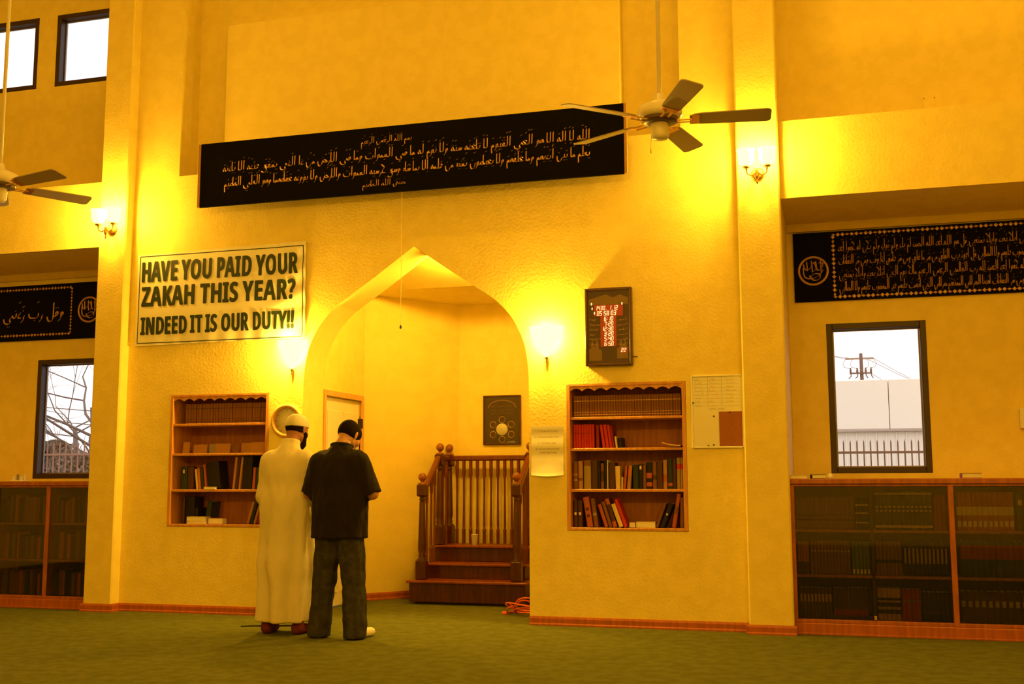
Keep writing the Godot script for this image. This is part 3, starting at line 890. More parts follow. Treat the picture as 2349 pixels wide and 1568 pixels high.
func build_long_cases() -> void:
	var z := 0.0
	long_case("low_bookcase", "low cherry bookcase with glass doors under the window beside the whiteboard pier", -0.386, [[-0.386, 0.242, 0.812], [0.812, 1.42, 1.996], [1.996, 2.60, 3.2]], 3.4, z)
	long_case("low_bookcase", "low cherry bookcase with glass doors under the window with the tree", -11.4, [[-8.60, -8.03, -7.46], [-9.75, -9.18, -8.60], [-7.46 + 0.0, -6.92, -6.92]], -6.906, z)
	var f := z - 0.07
	var w := "in low bookcase beside whiteboard pier"
	volumes(-0.335, 0.115, 20, 0.815, f, 0.255, 0.17, "brown", [[0.28, 0.31], [0.44, 0.46]], "black", "reddish brown volume of the long set, top shelf " + w, "brown set behind the glass")
	volumes(0.122, 0.222, 4, 0.815, f, 0.25, 0.17, "black", [[0.2, 0.24], [0.5, 0.54], [0.75, 0.8]], "gold", "black gold-banded volume near the partition, top shelf " + w, "small black set behind the glass")
	volumes(0.27, 0.70, 13, 0.815, f, 0.30, 0.18, "dark green", [[0.06, 0.12], [0.48, 0.52, 0.6], [0.58, 0.62, 0.6], [0.92, 0.97]], "gold", "dark green gold-banded volume of the tall set, top shelf " + w, "dark green set behind the glass")
	volumes(0.71, 0.80, 3, 0.815, f, 0.27, 0.17, "dark red", [], "", "dark red volume beside the upright stile, top shelf " + w, "dark red volumes behind the glass")
	volumes(0.875, 1.29, 11, 0.815, f, 0.295, 0.18, "rust", [[0.10, 0.25, 0.7], [0.40, 0.62]], "cream", "rust volume with white label, set at right end of top shelf, low bookcase", "white-labelled set behind the glass")
	volumes(1.31, 1.41, 2, 0.815, f, 0.28, 0.17, "dark green", [[0.7, 0.85, 0.6]], "gold", "dark green volume ending the top shelf beyond the white-labelled set", "pair ending the top shelf")
	volumes(-0.335, -0.248, 4, 0.462, f, 0.255, 0.17, "rust", [[0.0, 0.38]], "dark brown", "rust red volume with dark foot, middle shelf " + w, "rust set behind the glass")
	volumes(-0.235, 0.072, 12, 0.462, f, 0.265, 0.17, "brown", [[0.66, 0.72, 0.6]], "tan", "brown pale-marked volume of the middle set, middle shelf " + w, "brown middle-shelf set behind the glass")
	volumes(0.082, 0.222, 5, 0.462, f, 0.26, 0.17, "green", [[0.03, 0.17, 0.5]], "cream", "olive green volume with pale foot label, middle shelf " + w, "green set behind the glass")
	volumes(0.262, 0.46, 7, 0.462, f, 0.265, 0.17, "brown", [[0.36, 0.46]], "black", "brown dark-banded volume beside the partition, middle shelf " + w, "brown banded set behind the glass")
	volumes(0.47, 0.80, 11, 0.462, f, 0.265, 0.18, "black", [[0.36, 0.8, 0.45]], "tan", "black volume with long pale label, middle shelf " + w, "black labelled set behind the glass")
	volumes(0.885, 1.40, 12, 0.462, f, 0.27, 0.18, "dark green", [[0.50, 0.9]], "dark red", "dark green volume with broad red label, right end of middle shelf, low bookcase", "red-labelled set behind the glass")
	volumes(-0.33, -0.08, 9, 0.118, f, 0.235, 0.17, "dark brown", [[0.55, 0.8, 0.6]], "tan", "dark brown worn volume, left end of bottom shelf " + w, "worn brown set behind the glass")
	volumes(-0.07, 0.19, 10, 0.118, f, 0.24, 0.17, "dark brown", [[0.12, 0.3]], "dark red", "dark brown volume with red foot, bottom shelf " + w, "red-footed set behind the glass")
	volumes(0.262, 0.435, 5, 0.118, f, 0.245, 0.17, "tan", [[0.2, 0.34], [0.42, 0.56], [0.62, 0.7]], "black", "tan black-banded volume right of the partition, bottom shelf " + w, "tan banded set behind the glass")
	volumes(0.445, 0.585, 4, 0.118, f, 0.24, 0.17, "dark red", [[0.6, 0.66]], "brown", "dark red volume of the bottom set, bottom shelf " + w, "dark red bottom set behind the glass")
	volumes(0.60, 0.80, 6, 0.118, f, 0.22, 0.17, "black", [[0.3, 0.33]], "dark brown", "black volume beside the upright stile, bottom shelf " + w, "black bottom set behind the glass")
	volumes(0.87, 1.40, 11, 0.118, f, 0.235, 0.17, "dark brown", [[0.5, 0.7, 0.6]], "olive", "dark olive-marked volume, right end of bottom shelf, low bookcase", "olive-marked set behind the glass")
	# the dim books of the other case, too dark to tell apart
	var parts := {}
	for row in [[0.815, 0.25], [0.462, 0.25], [0.118, 0.23]]:
		var x := -8.54
		while x < -6.98:
			var bw := rng.randf_range(0.022, 0.042)
			if (x > -8.015 or x + bw < -8.045) and (x > -7.41 or x + bw < -7.465):
				var c: String = ["dark brown", "dark green", "brown", "black", "dark brown", "rust", "brown"][rng.randi() % 7]
				if not parts.has(c):
					parts[c] = st0()
				var h: float = row[1] * rng.randf_range(0.85, 1.1)
				cbox(parts[c], Vector3(x, row[0] + 0.001, f - 0.16), Vector3(x + bw * 0.95, row[0] + h, f), 0.003)
			x += bw
	var am := ArrayMesh.new()
	var k := 0
	for c in parts:
		parts[c].generate_normals()
		parts[c].commit(am)
		am.surface_set_material(k, hue(c))
		k += 1
	var rest := MeshInstance3D.new()
	rest.name = numbered("dim_books")
	rest.mesh = am
	add_child(rest)
	tag(rest, "rows of dim books behind glass in the bookcase under the tree window", "books")
	rest.set_meta("kind", "stuff")
	# on the tops
	flat_book(Vector3(-0.37, 1.2195, -0.16), Vector3(-0.235, 1.249, 0.0), "cream", "pale book lying on the low bookcase top against the pier")
	flat_book(Vector3(-0.21, 1.2195, -0.15), Vector3(-0.10, 1.252, 0.0), "black", "dark book lying on the low bookcase top below the window corner", "", 0.12)
	var st := st0(true)
	lathe(st, [[0.0, 0.0], [0.022, 0.0], [0.024, 0.01], [0.022, 0.03], [0.012, 0.036], [0.012, 0.042], [0.0, 0.043]], Vector3(-0.062, 1.2195, -0.05), 14)
	tag(obj("small_bottle", st, mats.plastic_white), "tiny white bottle on the low bookcase beside the dark book", "bottle")
	flat_book(Vector3(0.92, 1.2195, -0.15), Vector3(1.068, 1.258, 0.0), "dark red", "dark red book with pale pages lying alone on the low bookcase top")
	# small model on the other top
	var t := thing("desk_ornament", "small white lettered ornament on the low bookcase beside the tree window", "ornament", Vector3(-7.87, 1.2195, -0.1))
	part_box("base", Vector3(-0.09, 0, -0.03), Vector3(0.09, 0.012, 0.03), mats.plastic_white, t)
	for i in 4:
		part_box("upright", Vector3(-0.075 + i * 0.045, 0.012, -0.012), Vector3(-0.06 + i * 0.045, 0.05 + 0.02 * (i % 2), 0.012), mats.plastic_white if i != 1 else hue("grey"), t, 0.002)

# ---------------------------------------------------------------- Arabic pen strokes
# u runs leftwards from the right end of a line, v upwards; one unit is the height of a small tooth
const JOIN_NONE := "اأإآدذرزوؤءةى"
const SHAPE := {"ا": "a", "أ": "a", "إ": "a", "آ": "a", "ب": "b", "ت": "b", "ث": "b", "ن": "n", "ي": "y", "ى": "y", "ئ": "y", "ج": "j", "ح": "j", "خ": "j", "د": "d", "ذ": "d", "ر": "r", "ز": "r", "س": "s", "ش": "s", "ص": "c", "ض": "c", "ط": "t", "ظ": "t", "ع": "e", "غ": "e", "ف": "f", "ق": "q", "ك": "k", "ل": "l", "م": "m", "ه": "h", "ة": "h", "و": "w", "ؤ": "w", "ء": "x"}
const DOTS := {"ب": [1, -1], "ت": [2, 1], "ث": [3, 1], "ن": [1, 1], "ي": [2, -1], "ج": [1, -1], "خ": [1, 1], "ذ": [1, 1], "ز": [1, 1], "ش": [3, 1], "ض": [1, 1], "ظ": [1, 1], "غ": [1, 1], "ف": [1, 1], "ق": [2, 1], "ة": [2, 1], "أ": [1, 2], "إ": [1, -1], "ؤ": [1, 1], "ئ": [1, 1]}

func letter(ch: String, r: bool, l: bool, u: float, out: Array) -> float:
	# adds the strokes of one letter that starts at u; r and l say whether it joins to the right and to the left
	var k: String = SHAPE.get(ch, "x")
	var s := []
	var adv := 1.0
	var top := 1.2
	match k:
		"a":
			s = [[[0, 0], [0.25, 0.02], [0.42, 0.4], [0.38, 2.9]]] if r else [[[0.3, 2.95], [0.38, 0.0]]]
			adv = 0.62 if r else 0.8
			top = 3.2
		"l":
			s = [[[0.3, 3.0], [0.36, 0.3], [0.6, 0], [1.0, 0]]] if l else [[[0.3, 3.0], [0.38, -0.4], [0.9, -1.1], [1.55, -0.95], [1.9, -0.1]]]
			if r: s.append([[0, 0], [0.4, 0.04]])
			adv = 1.0 if l else 2.15
			top = 3.2
		"b", "n", "y":
			if l:
				s = [[[0.28, 0.95], [0.36, 0.2], [0.6, 0], [0.98, 0]]]
				if r: s.append([[0, 0], [0.4, 0.05]])
				adv = 0.98
			elif k == "b":
				s = [[[0.0 if r else 0.25, 0.0 if r else 0.8], [0.4, 0.02], [1.0, -0.2], [2.0, -0.18], [2.55, 0.1], [2.7, 0.75]]]
				adv = 2.95
			elif k == "n":
				s = [[[0.0 if r else 0.2, 0.0 if r else 0.6], [0.34, -0.2], [0.7, -0.95], [1.25, -1.15], [1.75, -0.7], [1.9, 0.45]]]
				adv = 2.15
			else:
				s = [[[0.0 if r else 0.9, 0.0 if r else 0.7], [0.45, 0.55], [0.4, 0.15], [0.95, -0.1], [1.0, -0.55], [0.75, -0.95], [1.4, -1.3], [2.3, -1.0], [2.6, -0.2]]]
				adv = 2.75
		"j":
			if l:
				s = [[[0.1, 0.85], [0.6, 1.15], [1.25, 0.9], [0.55, 0.2]], [[0, 0], [0.6, 0.02], [1.45, 0]]]
				adv = 1.45
			else:
				s = [[[0.1, 0.85], [0.6, 1.15], [1.25, 0.9], [0.5, 0.1], [0.4, -1.0], [1.3, -1.6], [2.0, -1.3]]]
				adv = 2.1
		"d":
			s = [[[0.1, 1.2], [0.7, 0.5], [0.75, 0.05], [0.0, -0.05]]]
			adv = 1.0
		"r":
			s = [[[0.05, 0.0 if r else 0.5], [0.3, 0.1], [0.4, -0.5], [0.95, -1.1]]]
			adv = 0.95
		"s":
			s = [[[0.0, 0.0 if r else 0.75], [0.15, 0.05], [0.4, 0.1], [0.46, 0.75], [0.62, 0.02], [0.86, 0.1], [0.92, 0.7], [1.1, 0.0], [1.5, 0.0]]]
			adv = 1.5
			if not l:
				s.append([[1.4, 0.1], [1.55, -0.6], [2.1, -1.1], [2.7, -0.7], [2.85, 0.4]])
				adv = 3.05
		"c", "t":
			s = [[[0, 0], [0.4, 0.45], [1.0, 0.85], [1.45, 0.6], [1.3, 0.1], [0.0, 0.0]], [[1.3, 0.0], [1.9, 0.0]]]
			adv = 1.9
			if k == "t":
				s.append([[0.42, 2.8], [0.5, 0.1]])
				top = 1.5
			else:
				s.append([[1.62, 0.55], [1.66, 0.0]])
			if not l:
				s.append([[1.8, 0.0], [2.0, -0.8], [2.6, -1.1], [3.1, -0.5], [3.2, 0.4]])
				adv = 3.4
		"e":
			if r:
				s = [[[0, 0], [0.35, 0.2], [0.95, 0.85], [0.35, 0.85], [0.75, 0.15], [1.2, 0]]]
			else:
				s = [[[1.0, 1.0], [0.45, 1.2], [0.2, 0.7], [0.7, 0.35], [0.5, 0.05], [1.3, 0]]]
			adv = 1.25
			if not l:
				s.append([[0.7, 0.2], [0.3, -0.5], [0.6, -1.4], [1.4, -1.5], [2.0, -1.1]])
				adv = 2.1
		"f", "q":
			s = [[[0.75, 0.2], [0.3, 0.3], [0.35, 0.85], [0.75, 0.95], [0.8, 0.3], [0.6, 0.0], [1.2, 0]]]
			if r: s.append([[0, 0], [0.7, 0.05]])
			adv = 1.2
			top = 1.5
			if not l:
				s.append([[0.8, 0.3], [0.95, -0.2], [2.2, -0.15], [2.6, 0.5]] if k == "f" else [[0.8, 0.3], [0.75, -0.6], [1.3, -1.15], [1.9, -0.8], [2.0, 0.2]])
				adv = 2.8 if k == "f" else 2.25
		"k":
			s = [[[1.5, 2.7], [0.5, 1.9], [0.45, 1.6], [1.1, 0.8], [1.05, 0.15], [0.0, 0.0]], [[0.9, 0], [1.5, 0]]]
			adv = 1.5
			top = 3.0
		"m":
			s = [[[0, 0], [0.35, 0.1], [0.55, 0.6], [0.9, 0.3], [0.65, -0.1], [0.35, 0.05]]]
			if l:
				s.append([[0.6, 0.0], [1.1, 0]])
				adv = 1.1
			else:
				s.append([[0.8, 0.2], [0.95, -0.4], [0.85, -1.9]])
				adv = 1.15
		"h":
			if l:
				s = [[[0, 0.0], [0.3, 0.9], [0.9, 0.8], [1.0, 0.1], [0.3, 0.15], [0.5, 0.6], [0.9, 0.4], [1.25, 0]]]
				adv = 1.25
			else:
				s = [[[0, 0], [0.3, 0.4], [0.5, 1.1], [0.95, 0.5], [0.75, 0.0], [0.25, 0.1]]]
				adv = 1.15
		"w":
			s = [[[0.7, 0.1], [0.25, 0.25], [0.35, 0.8], [0.75, 0.75], [0.75, -0.2], [0.95, -0.7], [1.4, -1.1]]]
			if r: s.append([[0, 0], [0.4, 0.08]])
			adv = 1.25
		_:
			s = [[[0.5, 0.9], [0.15, 0.8], [0.2, 0.4], [0.6, 0.35], [0.1, 0.1]]]
			adv = 0.8
	for line in s:
		var q := PackedVector2Array()
		for p in line:
			q.append(Vector2(u + float(p[0]), float(p[1])))
		out.append(q)
	if DOTS.has(ch):
		var d: Array = DOTS[ch]
		var lone: bool = not l and k in ["b", "n"]
		for i in int(d[0]):
			var dx := (float(i) - (int(d[0]) - 1) / 2.0) * 0.5
			var y: float = (top + 0.35 + (0.4 if d[0] == 3 and i == 1 else 0.0)) if d[1] > 0 else -0.75
			if not l and k in ["y", "j"] and d[1] < 0:
				y = -0.6 if k == "j" else -1.9
			var c := Vector2(u + (1.2 if lone else adv * 0.45) + dx, y)
			out.append(PackedVector2Array([c + Vector2(-0.11, 0.08), c + Vector2(0.11, -0.08)]))
	return adv

func script_line(text: String, marks := 0.0) -> Dictionary:
	var out := []
	var u := 0.0
	for word in text.split(" "):
		for i in word.length():
			var ch := word[i]
			var r := i > 0 and not JOIN_NONE.contains(word[i - 1])
			var l := i < word.length() - 1 and not JOIN_NONE.contains(ch)
			if r:
				u -= 0.06
			var before := u
			u += letter(ch, r, l, u, out)
			if rng.randf() < marks:
				var y := rng.randf_range(1.7, 3.9) if SHAPE.get(ch, "") not in ["a", "l", "k"] else rng.randf_range(3.4, 4.2)
				out.append(PackedVector2Array([Vector2(before + 0.1, y + 0.25), Vector2(before + 0.65, y - 0.05)]))
		u += 0.75
	return {"strokes": out, "width": u - 0.75}

# lays a line of script between x0 and x1 (world, left and right ends), as a raised ridge of thread on the plane z
func thread_line(st: SurfaceTool, text: String, x0: float, x1: float, base: float, unit: float, z: float, nib := 0.34, marks := 0.0, high := 0.0035) -> void:
	var ln := script_line(text, marks)
	var k: float = (x1 - x0) / ln.width
	for line in ln.strokes:
		var pts := PackedVector2Array()
		for p in smooth_line(line):
			pts.append(Vector2(x1 - p.x * k, base + p.y * unit))
		ridge(st, pts, Vector2(cos(0.75), sin(0.75)) * nib * unit * 0.5, z, high)

func smooth_line(p: PackedVector2Array) -> PackedVector2Array:
	if p.size() < 3:
		return p
	var out := PackedVector2Array()
	for i in p.size() - 1:
		var a := p[maxi(i - 1, 0)]
		var d := p[mini(i + 2, p.size() - 1)]
		for k in 3:
			out.append(p[i].cubic_interpolate(p[i + 1], a, d, k / 3.0))
	out.append(p[-1])
	return out

func ridge(st: SurfaceTool, pts: PackedVector2Array, n: Vector2, z: float, high: float) -> void:
	for i in pts.size() - 1:
		var a := pts[i]
		var b := pts[i + 1]
		var d := (b - a).normalized()
		var w := n if absf(n.cross(d)) > n.length() * 0.3 else d.orthogonal() * n.length() * 0.45
		var s := signf(w.cross(d))
		var l0 := Vector3(a.x - w.x, a.y - w.y, z)
		var l1 := Vector3(b.x - w.x, b.y - w.y, z)
		var m0 := Vector3(a.x, a.y, z + high)
		var m1 := Vector3(b.x, b.y, z + high)
		var r0 := Vector3(a.x + w.x, a.y + w.y, z)
		var r1 := Vector3(b.x + w.x, b.y + w.y, z)
		quad(st, l0, l1, m1, m0, Vector3(-w.x, -w.y, 0.02))
		quad(st, m0, m1, r1, r0, Vector3(w.x, w.y, 0.02))
		if s == 0.0:
			continue

func ring(st: SurfaceTool, c: Vector2, r0: float, r1: float, z: float, high: float, seg := 40) -> void:
	for i in seg:
		var a := TAU * i / seg
		var b := TAU * (i + 1) / seg
		var m := (r0 + r1) / 2.0
		var f := func(r: float, an: float, zz: float) -> Vector3: return Vector3(c.x + cos(an) * r, c.y + sin(an) * r, zz)
		quad(st, f.call(r0, a, z), f.call(r0, b, z), f.call(m, b, z + high), f.call(m, a, z + high), Vector3(-cos(a), -sin(a), 0.5))
		quad(st, f.call(m, a, z + high), f.call(m, b, z + high), f.call(r1, b, z), f.call(r1, a, z), Vector3(cos(a), sin(a), 0.5))

# a border band worked in small lozenges
func border(st: SurfaceTool, a: Vector2, b: Vector2, w: float, z: float) -> void:
	var d := (b - a).normalized()
	var o := d.orthogonal()
	var n := int((b - a).length() / (w * 1.1))
	for i in n:
		var c := a.lerp(b, (i + 0.5) / n)
		var l := (b - a).length() / n
		var k := 0.5 if i % 3 else 0.32
		var p := [c - d * l * 0.46, c + o * w * k, c + d * l * 0.46, c - o * w * k]
		var m := Vector3(c.x, c.y, z + 0.003)
		for j in 4:
			var q: Vector2 = p[j]
			var r: Vector2 = p[(j + 1) % 4]
			tri(st, m, Vector3(q.x, q.y, z), Vector3(r.x, r.y, z), Vector3(0, 0, 1))

const KURSI1 := "الله لا إله إلا هو الحي القيوم لا تأخذه سنة ولا نوم له ما في السموات وما في الأرض من ذا الذي يشفع عنده إلا بإذنه"
const KURSI2 := "يعلم ما بين أيديهم وما خلفهم ولا يحيطون بشيء من علمه إلا بما شاء وسع كرسيه السموات والأرض ولا يؤوده حفظهما وهو العلي العظيم"

func medallion(st: SurfaceTool, c: Vector2, r: float, z: float) -> void:
	ring(st, c, r * 0.86, r, z, 0.004)
	border(st, c + Vector2(-r * 0.93, 0), c + Vector2(-r * 0.93, 0.001), 0.001, z)
	for s in [[[-0.6, 0.45], [-0.5, 0.1], [-0.2, 0.15], [0.05, 0.55], [0.25, 0.05], [0.5, 0.1], [0.6, 0.45], [0.35, 0.5]], [[-0.62, 0.2], [-0.55, -0.35], [-0.2, -0.5], [0.3, -0.35], [0.62, 0.05]], [[-0.25, -0.3], [0.0, -0.6], [0.35, -0.55], [0.4, -0.25], [0.05, -0.2], [-0.25, -0.45]], [[-0.1, 0.65], [-0.05, -0.1]], [[0.45, 0.7], [0.5, -0.2]], [[-0.4, 0.6], [-0.35, 0.0]], [[0.15, 0.6], [0.2, 0.2], [0.0, -0.05]]]:
		var q := PackedVector2Array()
		for p in s:
			q.append(Vector2(p[0], p[1]) * r * 1.05 + c)
		ridge(st, smooth_line(q), Vector2(0.7, 0.7) * r * 0.055, z, 0.004)

func build_banners() -> void:
	# the long one over the arch: black velvet on a deep box frame
	var t := thing("verse_banner", "long black velvet banner with gold Arabic verse above the arch", "banner")
	part_box("panel", Vector3(-5.740, 3.795, 0.178), Vector3(-1.646, 4.417, 0.2), mats.velvet, t, 0.004)
	for s in [[-5.768, -5.740], [-1.646, -1.618]]:
		part_box("edge_trim", Vector3(s[0], 3.797, 0.176), Vector3(s[1], 4.415, 0.203), mats.gold_trim, t, 0.004)
	for x in [-5.4, -4.4, -3.4, -2.4, -1.95]:
		part_box("hanging_bracket", Vector3(x - 0.012, 4.02, 0.0005), Vector3(x + 0.012, 4.05, 0.178), mats.bronze_frame, t, 0.003)
	var st := st0()
	var z := 0.2005
	thread_line(st, "بسم الله الرحمن الرحيم", -4.08, -3.58, 4.272, 0.020, z, 0.46, 0.6)
	thread_line(st, KURSI1, -5.50, -1.94, 4.130, 0.0295, z, 0.44, 0.6)
	thread_line(st, KURSI2, -5.48, -1.94, 3.982, 0.0295, z, 0.44, 0.6)
	thread_line(st, "صدق الله العظيم", -4.06, -3.64, 3.868, 0.019, z, 0.46, 0.6)
	obj("lettering", st, mats.thread, t)
	# over the right-hand window
	t = thing("verse_banner", "black banner with gold border and four lines of script over the bright window", "banner")
	z = -0.963
	part_box("cloth", Vector3(-0.314, 2.806, -0.998), Vector3(2.6, 3.436, z), mats.velvet, t, 0.003)
	st = st0()
	border(st, Vector2(0.02, 3.405), Vector2(2.58, 3.405), 0.036, z)
	border(st, Vector2(0.02, 2.838), Vector2(2.58, 2.838), 0.036, z)
	border(st, Vector2(0.035, 2.84), Vector2(0.035, 3.405), 0.036, z)
	obj("border_band", st, mats.thread_dull, t)
	st = st0()
	medallion(st, Vector2(-0.145, 3.085), 0.135, z)
	obj("medallion", st, mats.thread_dull, t)
	st = st0()
	var four := ["الحمد لله رب العالمين الرحمن الرحيم مالك يوم الدين إياك نعبد وإياك نستعين", "اهدنا الصراط المستقيم صراط الذين أنعمت عليهم غير المغضوب عليهم ولا الضالين", "قل هو الله أحد الله الصمد لم يلد ولم يولد ولم يكن له كفوا أحد", "قل أعوذ برب الفلق من شر ما خلق ومن شر غاسق إذا وقب ومن شر النفاثات"]
	for i in 4:
		thread_line(st, four[i] + " " + four[(i + 2) % 4], 0.075, 2.5, 3.258 - i * 0.122, 0.0285, z, 0.36, 0.6)
	obj("lettering", st, mats.thread_dull, t)
	# over the left-hand window
	t = thing("verse_banner", "dim black banner with medallion and one line of script over the tree window", "banner")
	part_box("cloth", Vector3(-10.6, 2.772, -0.998), Vector3(-7.58, 3.392, z), mats.velvet, t, 0.003)
	st = st0()
	border(st, Vector2(-10.5, 3.345), Vector2(-8.03, 3.345), 0.036, z)
	border(st, Vector2(-10.5, 2.83), Vector2(-8.03, 2.83), 0.036, z)
	border(st, Vector2(-8.03, 2.83), Vector2(-8.03, 3.345), 0.03, z)
	obj("border_band", st, mats.thread_dull, t)
	st = st0()
	medallion(st, Vector2(-7.80, 3.085), 0.145, z)
	obj("medallion", st, mats.thread_dull, t)
	st = st0()
	thread_line(st, "وقل رب زدني علما إنا فتحنا لك فتحا مبينا", -10.3, -8.12, 3.03, 0.05, z, 0.40, 0.6)
	obj("lettering", st, mats.thread_dull, t)

# ---------------------------------------------------------------- lettering in Latin
func words(text: String, bold := true, mono := false) -> TextMesh:
	var f := SystemFont.new()
	f.font_names = PackedStringArray(["Droid Sans Mono" if mono else "Droid Sans"])
	f.font_weight = 700 if bold else 400
	var tm := TextMesh.new()
	tm.font = f
	tm.font_size = 32
	tm.pixel_size = 0.01
	tm.depth = 0.0
	tm.curve_step = 2.0
	tm.text = text
	tm.horizontal_alignment = HORIZONTAL_ALIGNMENT_LEFT
	return tm

# fits text into the box x0..x1, y0..y1 at z; bend moves each vertex towards the reader
func lettering(st: SurfaceTool, text: String, x0: float, x1: float, y0: float, y1: float, z: float, bold := true, bend = null) -> void:
	var tm := words(text, bold)
	var arr := tm.get_mesh_arrays()
	var v: PackedVector3Array = arr[Mesh.ARRAY_VERTEX]
	var idx: PackedInt32Array = arr[Mesh.ARRAY_INDEX] if arr[Mesh.ARRAY_INDEX] != null else PackedInt32Array()
	if idx.is_empty():
		for i in v.size():
			idx.append(i)
	var box3 := AABB(v[0], Vector3.ZERO)
	for p in v:
		box3 = box3.expand(p)
	var q := PackedVector3Array()
	for p in v:
		var o := Vector3(x0 + (p.x - box3.position.x) / box3.size.x * (x1 - x0), y0 + (p.y - box3.position.y) / box3.size.y * (y1 - y0), z)
		if bend != null:
			o.z += bend.call(o.x, o.y)
		q.append(o)
	for i in range(0, idx.size(), 3):
		tri(st, q[idx[i]], q[idx[i + 1]], q[idx[i + 2]], Vector3(0, 0, 1))

func build_zakah() -> void:
	var t := thing("vinyl_banner", "white vinyl banner with green capitals asking about paying zakah", "banner")
	var x0 := -6.515
	var x1 := -4.70
	var y0 := 2.515
	var y1 := 3.435
	# tied at the corners: creases run out from the right-hand side
	var bend := func(x: float, y: float) -> float:
		var u := (x - x0) / (x1 - x0)
		var v := (y - y0) / (y1 - y0)
		var w := 0.0035 * sin(u * 17.0 + v * 5.0) * (0.4 + u) + 0.004 * sin((u * 0.8 - v) * 26.0) * smoothstep(0.62, 1.0, u)
		return w + 0.010 * sin(u * PI) * sin(v * PI) + 0.0025 * sin(u * 60.0) * (1.0 - smoothstep(0.0, 0.3, v))
	var st := st0(true)
	var nx := 90
	var ny := 40
	var at := func(i: int, j: int, back: bool) -> Vector3:
		var x := lerpf(x0, x1, float(i) / nx)
		var y := lerpf(y0 + 0.02 * float(i) / nx, y1 - 0.02 + 0.03 * float(i) / nx, float(j) / ny)
		return Vector3(x, y, 0.020 + bend.call(x, y) - (0.0015 if back else 0.0))
	for back in [false, true]:
		for i in nx:
			for j in ny:
				quad(st, at.call(i, j, back), at.call(i + 1, j, back), at.call(i + 1, j + 1, back), at.call(i, j + 1, back), Vector3(0, 0, -1 if back else 1))
	obj("sheet", st, mats.white_vinyl, t)
	st = st0()
	for o in [[-0.005, 0.0], [0.005, 0.0], [0.0, -0.003], [0.0, 0.003]]:
		lettering(st, "HAVE YOU PAID YOUR", -6.458 + o[0], -4.780 + o[0], 3.145 + o[1], 3.339 + o[1], 0.0245 + o[1] * 0.05, true, bend)
		lettering(st, "ZAKAH THIS YEAR?", -6.451 + o[0], -4.805 + o[0], 2.903 + o[1], 3.092 + o[1], 0.0245 + o[1] * 0.05, true, bend)
		lettering(st, "INDEED IT IS OUR DUTY!!", -6.451 + o[0], -4.815 + o[0], 2.625 + o[1], 2.792 + o[1], 0.0245 + o[1] * 0.05, true, bend)
	obj("lettering", st, mats.vinyl_ink, t)
	st = st0()
	var e := 0.028
	for s in [[x0 + e, y0 + e, x1 - e, y0 + e], [x0 + e, y1 - e - 0.01, x1 - e, y1 - e - 0.004], [x0 + e, y0 + e, x0 + e, y1 - e - 0.01], [x1 - e, y0 + e, x1 - e, y1 - e]]:
		var n := 40
		for i in n:
			var a := Vector2(s[0], s[1]).lerp(Vector2(s[2], s[3]), float(i) / n)
			var b := Vector2(s[0], s[1]).lerp(Vector2(s[2], s[3]), float(i + 1) / n)
			var o: Vector2 = (b - a).normalized().orthogonal() * 0.004
			var f := func(p: Vector2) -> Vector3: return Vector3(p.x, p.y, 0.0215 + bend.call(p.x, p.y))
			quad(st, f.call(a - o), f.call(b - o), f.call(b + o), f.call(a + o), Vector3(0, 0, 1))
	obj("printed_border", st, mats.vinyl_ink, t)
	for c in [Vector3(x0 + 0.012, y0 + 0.012, 0.0008), Vector3(x1 - 0.012, y0 + 0.03, 0.0008), Vector3(x0 + 0.012, y1 - 0.04, 0.0008), Vector3(x1 - 0.012, y1 - 0.012, 0.0008)]:
		st = st0(true)
		lathe(st, [[0.004, 0.0], [0.008, 0.0], [0.0085, 0.004], [0.004, 0.016], [0.0, 0.018]], c, 10, Basis(Vector3(1, 0, 0), PI / 2))
		obj("nail", st, mats.brass, t)

const SEG := {"0": "abcdef", "1": "bc", "2": "abged", "3": "abgcd", "4": "fgbc", "5": "afgcd", "6": "afgedc", "7": "abc", "8": "abcdefg", "9": "abfgcd"}

func digit(st: SurfaceTool, ch: String, x: float, y: float, w: float, h: float, z: float) -> void:
	var k := w * 0.2
	var bars := {"a": [0, h - k, w, h], "g": [0, h / 2 - k / 2, w, h / 2 + k / 2], "d": [0, 0, w, k], "f": [0, h / 2, k, h], "b": [w - k, h / 2, w, h], "e": [0, 0, k, h / 2], "c": [w - k, 0, w, h / 2]}
	var slant := 0.10
	if ch in [":", "."]:
		for yy in ([0.25, 0.65] if ch == ":" else [0.0]):
			box(st, Vector3(x + w * 0.35, y + h * yy, z), Vector3(x + w * 0.35 + k, y + h * yy + k, z + 0.002))
		return
	for s in SEG.get(ch, ""):
		var b: Array = bars[s]
		var p := PackedVector2Array()
		for c in [[b[0], b[1]], [b[2], b[1]], [b[2], b[3]], [b[0], b[3]]]:
			p.append(Vector2(x + float(c[0]) + slant * float(c[1]), y + float(c[1])))
		prism(st, p, z, z + 0.002)

